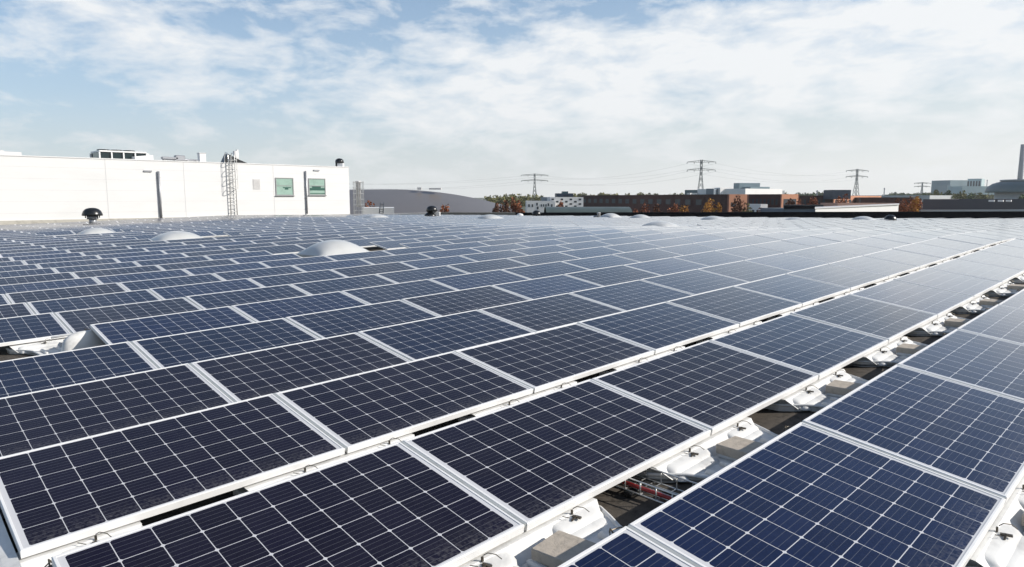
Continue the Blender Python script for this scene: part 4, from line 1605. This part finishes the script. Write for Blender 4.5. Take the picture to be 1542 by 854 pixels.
# ------------------------------------------------------------------ power masts and lines
M_STEEL = mat('mast_steel', (0.20, 0.22, 0.22), 0.6, 0.3)
PYL = [(805, 700, 261.5, 40, 0.10, 'leftmost lattice power mast above the white apartment blocks'),
       (1054.5, 560, 240.5, 42, -0.05, 'tallest lattice power mast above the white industrial building'),
       (1288.5, 800, 254.5, 34, 0.08, 'lattice power mast above the orange ended brick building'),
       (1387.5, 1250, 274.5, 24, 0.0, 'smallest and farthest lattice power mast over the red trees')]
pyl_pts = []
for (px, d, py, wpx, yaw_, lb) in PYL:
    x, y = ground_at(px, d)
    H_ = height_at(py, d) - GZ
    Wm = size_at(wpx, d)
    t = thing('power_mast', lb, 'power mast', (x, y, GZ), (0, 0, YAW - math.pi / 2 + yaw_), group='lattice power masts')
    k = d / 560.0
    r = 0.20 * k
    b = MB()
    base, neck = H_ * 0.085, H_ * 0.018
    levels = 9

    def hw(z):
        q = z / H_
        return base + (neck - base) * min(1.0, q / 0.72)
    for sx in (-1, 1):
        for sy in (-1, 1):
            b.tube([(sx * hw(z), sy * hw(z), z) for z in [H_ * j / 10 for j in range(11)]], r, 4)
    for j in range(levels):
        z0, z1 = H_ * j / levels, H_ * (j + 1) / levels
        for sx in (-1, 1):
            b.tube([(-hw(z0), sx * hw(z0), z0), (hw(z1), sx * hw(z1), z1)], r * 0.6, 4)
            b.tube([(hw(z0), sx * hw(z0), z0), (-hw(z1), sx * hw(z1), z1)], r * 0.6, 4)
            b.tube([(sx * hw(z0), -hw(z0), z0), (sx * hw(z1), hw(z1), z1)], r * 0.6, 4)
    part(b, 'lattice_tower', M_STEEL, t)
    arms = []
    for fz, fwid in ((0.955, 1.0), (0.80, 0.98)):
        z = H_ * fz
        b = MB()
        hw2 = Wm / 2 * fwid
        for sy in (-1, 1):
            b.tube([(-hw2, 0, z), (0, sy * neck, z - 0.2), (hw2, 0, z)], r * 0.8, 4)
            b.tube([(-hw2, 0, z), (0, sy * neck, z + H_ * 0.035), (hw2, 0, z)], r * 0.8, 4)
        for q in (0.2, 0.4, 0.6, 0.8):
            for s in (-1, 1):
                b.tube([(s * hw2 * q, 0, z), (s * hw2 * q, 0, z + H_ * 0.035 * (1 - q))], r * 0.6, 4)
        part(b, 'cross_arm', M_STEEL, t)
        for s in (-1, -0.5, 0.5, 1):
            arms.append((s * hw2, z - H_ * 0.03))
            b = MB()
            b.tube([(s * hw2, 0, z), (s * hw2, 0, z - H_ * 0.035)], r * 1.3, 5)
            part(b, 'insulator', M_STEEL, t)
    ca, sa = math.cos(YAW - math.pi / 2 + yaw_), math.sin(YAW - math.pi / 2 + yaw_)
    pyl_pts.append([(x + ca * ax, y + sa * ax, GZ + az_) for ax, az_ in arms])
x, y = ground_at(380, 860)
ent = [(x + 8 * j, y - 8 * j, CAM_H + 22 + (0 if j < 4 else -6)) for j in range(8)]
spans = [(ent, pyl_pts[0], 'left of the leftmost mast'), (pyl_pts[0], pyl_pts[1], 'between the leftmost and the tallest mast'),
         (pyl_pts[1], pyl_pts[2], 'between the tallest mast and the next mast')]
for A_, B_, wh in spans:
    for j in (0, 3, 4, 7):
        a, c = Vector(A_[j]), Vector(B_[j])
        pts = []
        for q in range(17):
            w = q / 16
            p = a.lerp(c, w)
            p.z -= 7.0 * 4 * w * (1 - w)
            pts.append(p)
        b = MB()
        b.tube(pts, 0.04, 4)
        lv = {0: 'upper near', 3: 'upper far', 4: 'lower near', 7: 'lower far'}[j]
        tag(b.build('power_line', M_STEEL), '%s power line sagging %s' % (lv, wh), 'power line', 'power lines between the masts')

# ------------------------------------------------------------------ trees
def leaf_mat(name, c0, c1):
    m = bpy.data.materials.new(name)
    m.use_nodes = True
    t = m.node_tree
    b = t.nodes['Principled BSDF']
    g = N(t, 'ShaderNodeNewGeometry')
    mx = N(t, 'ShaderNodeMix', data_type='RGBA')
    t.links.new(g.outputs['Random Per Island'], mx.inputs['Factor'])
    mx.inputs[6].default_value = (*c0, 1)
    mx.inputs[7].default_value = (*c1, 1)
    t.links.new(mx.outputs[2], b.inputs['Base Color'])
    b.inputs['Roughness'].default_value = 0.8
    b.inputs['Specular IOR Level'].default_value = 0.2
    return m


LEAF = {
    'rust': leaf_mat('rust_leaves', (0.17, 0.055, 0.030), (0.34, 0.13, 0.06)),
    'gold': leaf_mat('golden_leaves', (0.30, 0.12, 0.025), (0.52, 0.28, 0.06)),
    'brown': leaf_mat('brown_leaves', (0.07, 0.030, 0.020), (0.17, 0.075, 0.04)),
    'olive': leaf_mat('olive_leaves', (0.10, 0.10, 0.035), (0.22, 0.21, 0.08)),
    'green': leaf_mat('green_leaves', (0.045, 0.070, 0.030), (0.12, 0.15, 0.06)),
}
M_BARK = mat('bark', (0.09, 0.065, 0.05), 0.9, 0, 0.2, var=0.2, scale=3)


def crown(mb, rr, c, rx, ry, rz, n, size, lobes=9):
    """many small leaf clumps spread through an uneven cloud of lobes"""
    cl = []
    for _ in range(lobes):
        a, e = rr.uniform(0, 6.283), rr.uniform(-0.9, 1.2)
        q = rr.uniform(0.3, 0.75)
        cl.append((Vector((c[0] + math.cos(a) * math.cos(e) * rx * q, c[1] + math.sin(a) * math.cos(e) * ry * q, c[2] + math.sin(e) * rz * q)), rr.uniform(0.28, 0.5)))
    for _ in range(n):
        o, s = rr.choice(cl)
        while True:
            p = Vector((rr.uniform(-1, 1), rr.uniform(-1, 1), rr.uniform(-1, 1)))
            if 0.25 < p.length < 1:
                break
        p = o + Vector((p.x * rx * s, p.y * ry * s, p.z * rz * s))
        d = Vector((rr.uniform(-1, 1), rr.uniform(-1, 1), rr.uniform(-0.4, 1))).normalized()
        a = d.orthogonal().normalized()
        b_ = d.cross(a)
        w = size * rr.uniform(0.6, 1.3)
        q = rr.uniform(0, 6.28)
        a2, b2 = a * math.cos(q) + b_ * math.sin(q), b_ * math.cos(q) - a * math.sin(q)
        mb.add([p - a2 * w, p + b2 * w * 0.6, p + a2 * w + d * w * 0.25, p - b2 * w * 0.6], [(0, 1, 2, 3)])


def tree(px, d, py_top, wpx, kind, label, n=900, group='autumn trees beyond the parapet', base=GZ):
    rr = random.Random(int(px * 13 + d))
    x, y = ground_at(px, d)
    H_ = height_at(py_top, d) - base
    w = size_at(wpx, d) / 2
    t = thing('tree', label, 'tree', (x, y, base), group=group)
    b = MB()
    b.tube([(0, 0, 0), (rr.uniform(-.1, .1), 0, H_ * 0.4), (rr.uniform(-.3, .3), 0, H_ * 0.8)], [0.2, 0.14, 0.05], 8)
    for j in range(7):
        a = rr.uniform(0, 6.28)
        z = H_ * rr.uniform(0.35, 0.7)
        b.tube([(0, 0, z), (math.cos(a) * w * 0.4, math.sin(a) * w * 0.4, z + H_ * 0.10), (math.cos(a) * w * 0.8, math.sin(a) * w * 0.8, z + H_ * 0.22)], [0.08, 0.05, 0.02], 5)
    part(b, 'trunk', M_BARK, t)
    b = MB()
    crown(b, rr, (0, 0, H_ * 0.70), w * 1.1, w * 1.1, H_ * 0.36, n, max(0.16, d * 0.0019))
    part(b, 'crown', LEAF[kind], t)
    return t


TREES = [
    (553, 92, 302, 16, 'rust', 'small rusty tree behind the low white block'),
    (563, 95, 309, 14, 'rust', 'rusty shrub like tree right of the small one at the white block'),
    (668, 92, 306, 17, 'rust', 'bare rusty tree right of the double black vent'),
    (748, 118, 303, 16, 'brown', 'dark brown tree at the right end of the grey vaulted hall'),
    (762, 112, 301, 20, 'brown', 'brown tree between the vaulted hall and the white apartments'),
    (778, 120, 301, 20, 'rust', 'rusty tree just left of the lower white apartments'),
    (787, 100, 312, 18, 'rust', 'low rusty tree before the lower white apartments'),
    (843, 120, 301, 19, 'rust', 'rusty tree before the chequered white block'),
    (955, 105, 308, 22, 'rust', 'rust coloured tree at the left of the dark brick front'),
    (972, 108, 305, 24, 'rust', 'rust tree second from the left before the dark brick front'),
    (990, 112, 306, 22, 'brown', 'brownish tree in the middle of the dark brick front'),
    (1012, 105, 307, 26, 'rust', 'broad rust tree before the dark brick front'),
    (1031, 108, 305, 24, 'gold', 'orange tree left of the small blue door area'),
    (1066, 108, 300, 36, 'gold', 'large golden tree before the dark brick front'),
    (1080, 104, 308, 26, 'gold', 'low golden tree at the corner of the orange end wall'),
    (1113, 106, 298, 28, 'brown', 'brown tree before the orange end wall'),
    (1124, 108, 306, 22, 'olive', 'olive brown tree right before the orange end wall'),
    (1150, 112, 308, 20, 'rust', 'rusty tree before the second dark brick building'),
    (1190, 118, 298, 22, 'brown', 'brown tree in front of the orange framed window'),
    (1207, 120, 299, 18, 'rust', 'rusty tree left before the third brick building'),
    (1222, 122, 298, 20, 'rust', 'bright rust tree before the third brick building'),
    (1275, 125, 297, 26, 'rust', 'rusty tree before the wide orange end wall'),
    (1264, 118, 302, 18, 'rust', 'small rusty tree above the low white hall'),
    (1313, 125, 302, 18, 'brown', 'brown bushy tree at the right part of the wide orange wall'),
    (1362, 98, 300, 28, 'rust', 'rust tree right of the low white hall'),
    (1378, 98, 300, 24, 'gold', 'orange tree beside the dark grey hall'),
    (1383, 150, 296, 20, 'rust', 'red tree behind the left end of the dark grey hall'),
    (1350, 150, 300, 16, 'rust', 'red brown tree behind the end of the low white hall'),
]
for (px, d, pt, w, kd, lb) in TREES:
    tree(px, d, pt, w, kd, lb)
for j, (px, d, pt, w, kd, lb) in enumerate([
        (1412, 330, 287, 18, 'olive', 'olive tree at the left of the row behind the dark grey hall'),
        (1430, 320, 289, 16, 'green', 'green tree second in the row behind the dark grey hall'),
        (1447, 300, 289, 20, 'olive', 'olive tree below the darker teal wing'),
        (1465, 300, 288, 20, 'green', 'green tree below the pale office tower'),
        (1480, 310, 290, 16, 'olive', 'yellowish tree right of the pale office tower'),
        (1396, 330, 289, 16, 'green', 'dark green tree right of the farthest mast'),
        (1538, 300, 291, 14, 'green', 'dark green tree under the round glass building')]):
    tree(px, d, pt, w, kd, lb, 260, group='green trees behind the grey hall')


def woods(name, label, px0, px1, d, py_top, n, kinds, jit=2.0):
    rr = random.Random(int(px0))
    b = MB()
    for _ in range(n):
        px = rr.uniform(px0, px1)
        dd = d * rr.uniform(0.96, 1.06)
        x, y = ground_at(px, dd)
        top = height_at(py_top + rr.uniform(0, jit), dd)
        crown(b, rr, (x, y, top - 4.5), 6 * d / 500, 6 * d / 500, 4.6, 90, 0.9 * d / 500, 4)
    o = b.build(name, LEAF[kinds])
    tag(o, label, 'woods', kind='stuff')


woods('distant_woods', 'olive woods on the horizon between vaulted hall and white apartments', 735, 815, 380, 291, 34, 'olive')
woods('distant_woods', 'olive woods on the horizon behind the dark brick building', 862, 1030, 520, 290, 60, 'olive')
woods('distant_woods', 'faint green woods on the horizon behind the orange framed building', 1145, 1245, 560, 288.5, 44, 'green')
woods('distant_woods', 'green woods on the horizon behind the red trees', 1330, 1420, 700, 290, 36, 'green')
woods('distant_woods', 'olive woods on the horizon at the right behind the hall', 1390, 1560, 560, 290.5, 50, 'olive')

# ------------------------------------------------------------------ hazy air
hz = bpy.data.materials.new('hazy_air')
hz.use_nodes = True
t = hz.node_tree
t.nodes.clear()
o_ = N(t, 'ShaderNodeOutputMaterial')
v_ = N(t, 'ShaderNodeVolumePrincipled')
v_.inputs['Color'].default_value = (0.92, 0.95, 0.97, 1)
v_.inputs['Density'].default_value = 0.00016
v_.inputs['Anisotropy'].default_value = 0.2
t.links.new(v_.outputs[0], o_.inputs['Volume'])
b = MB()
b.box((0, 0, 62.0), (3600, 3600, 146))
tag(b.build('haze', hz), kind='stuff')
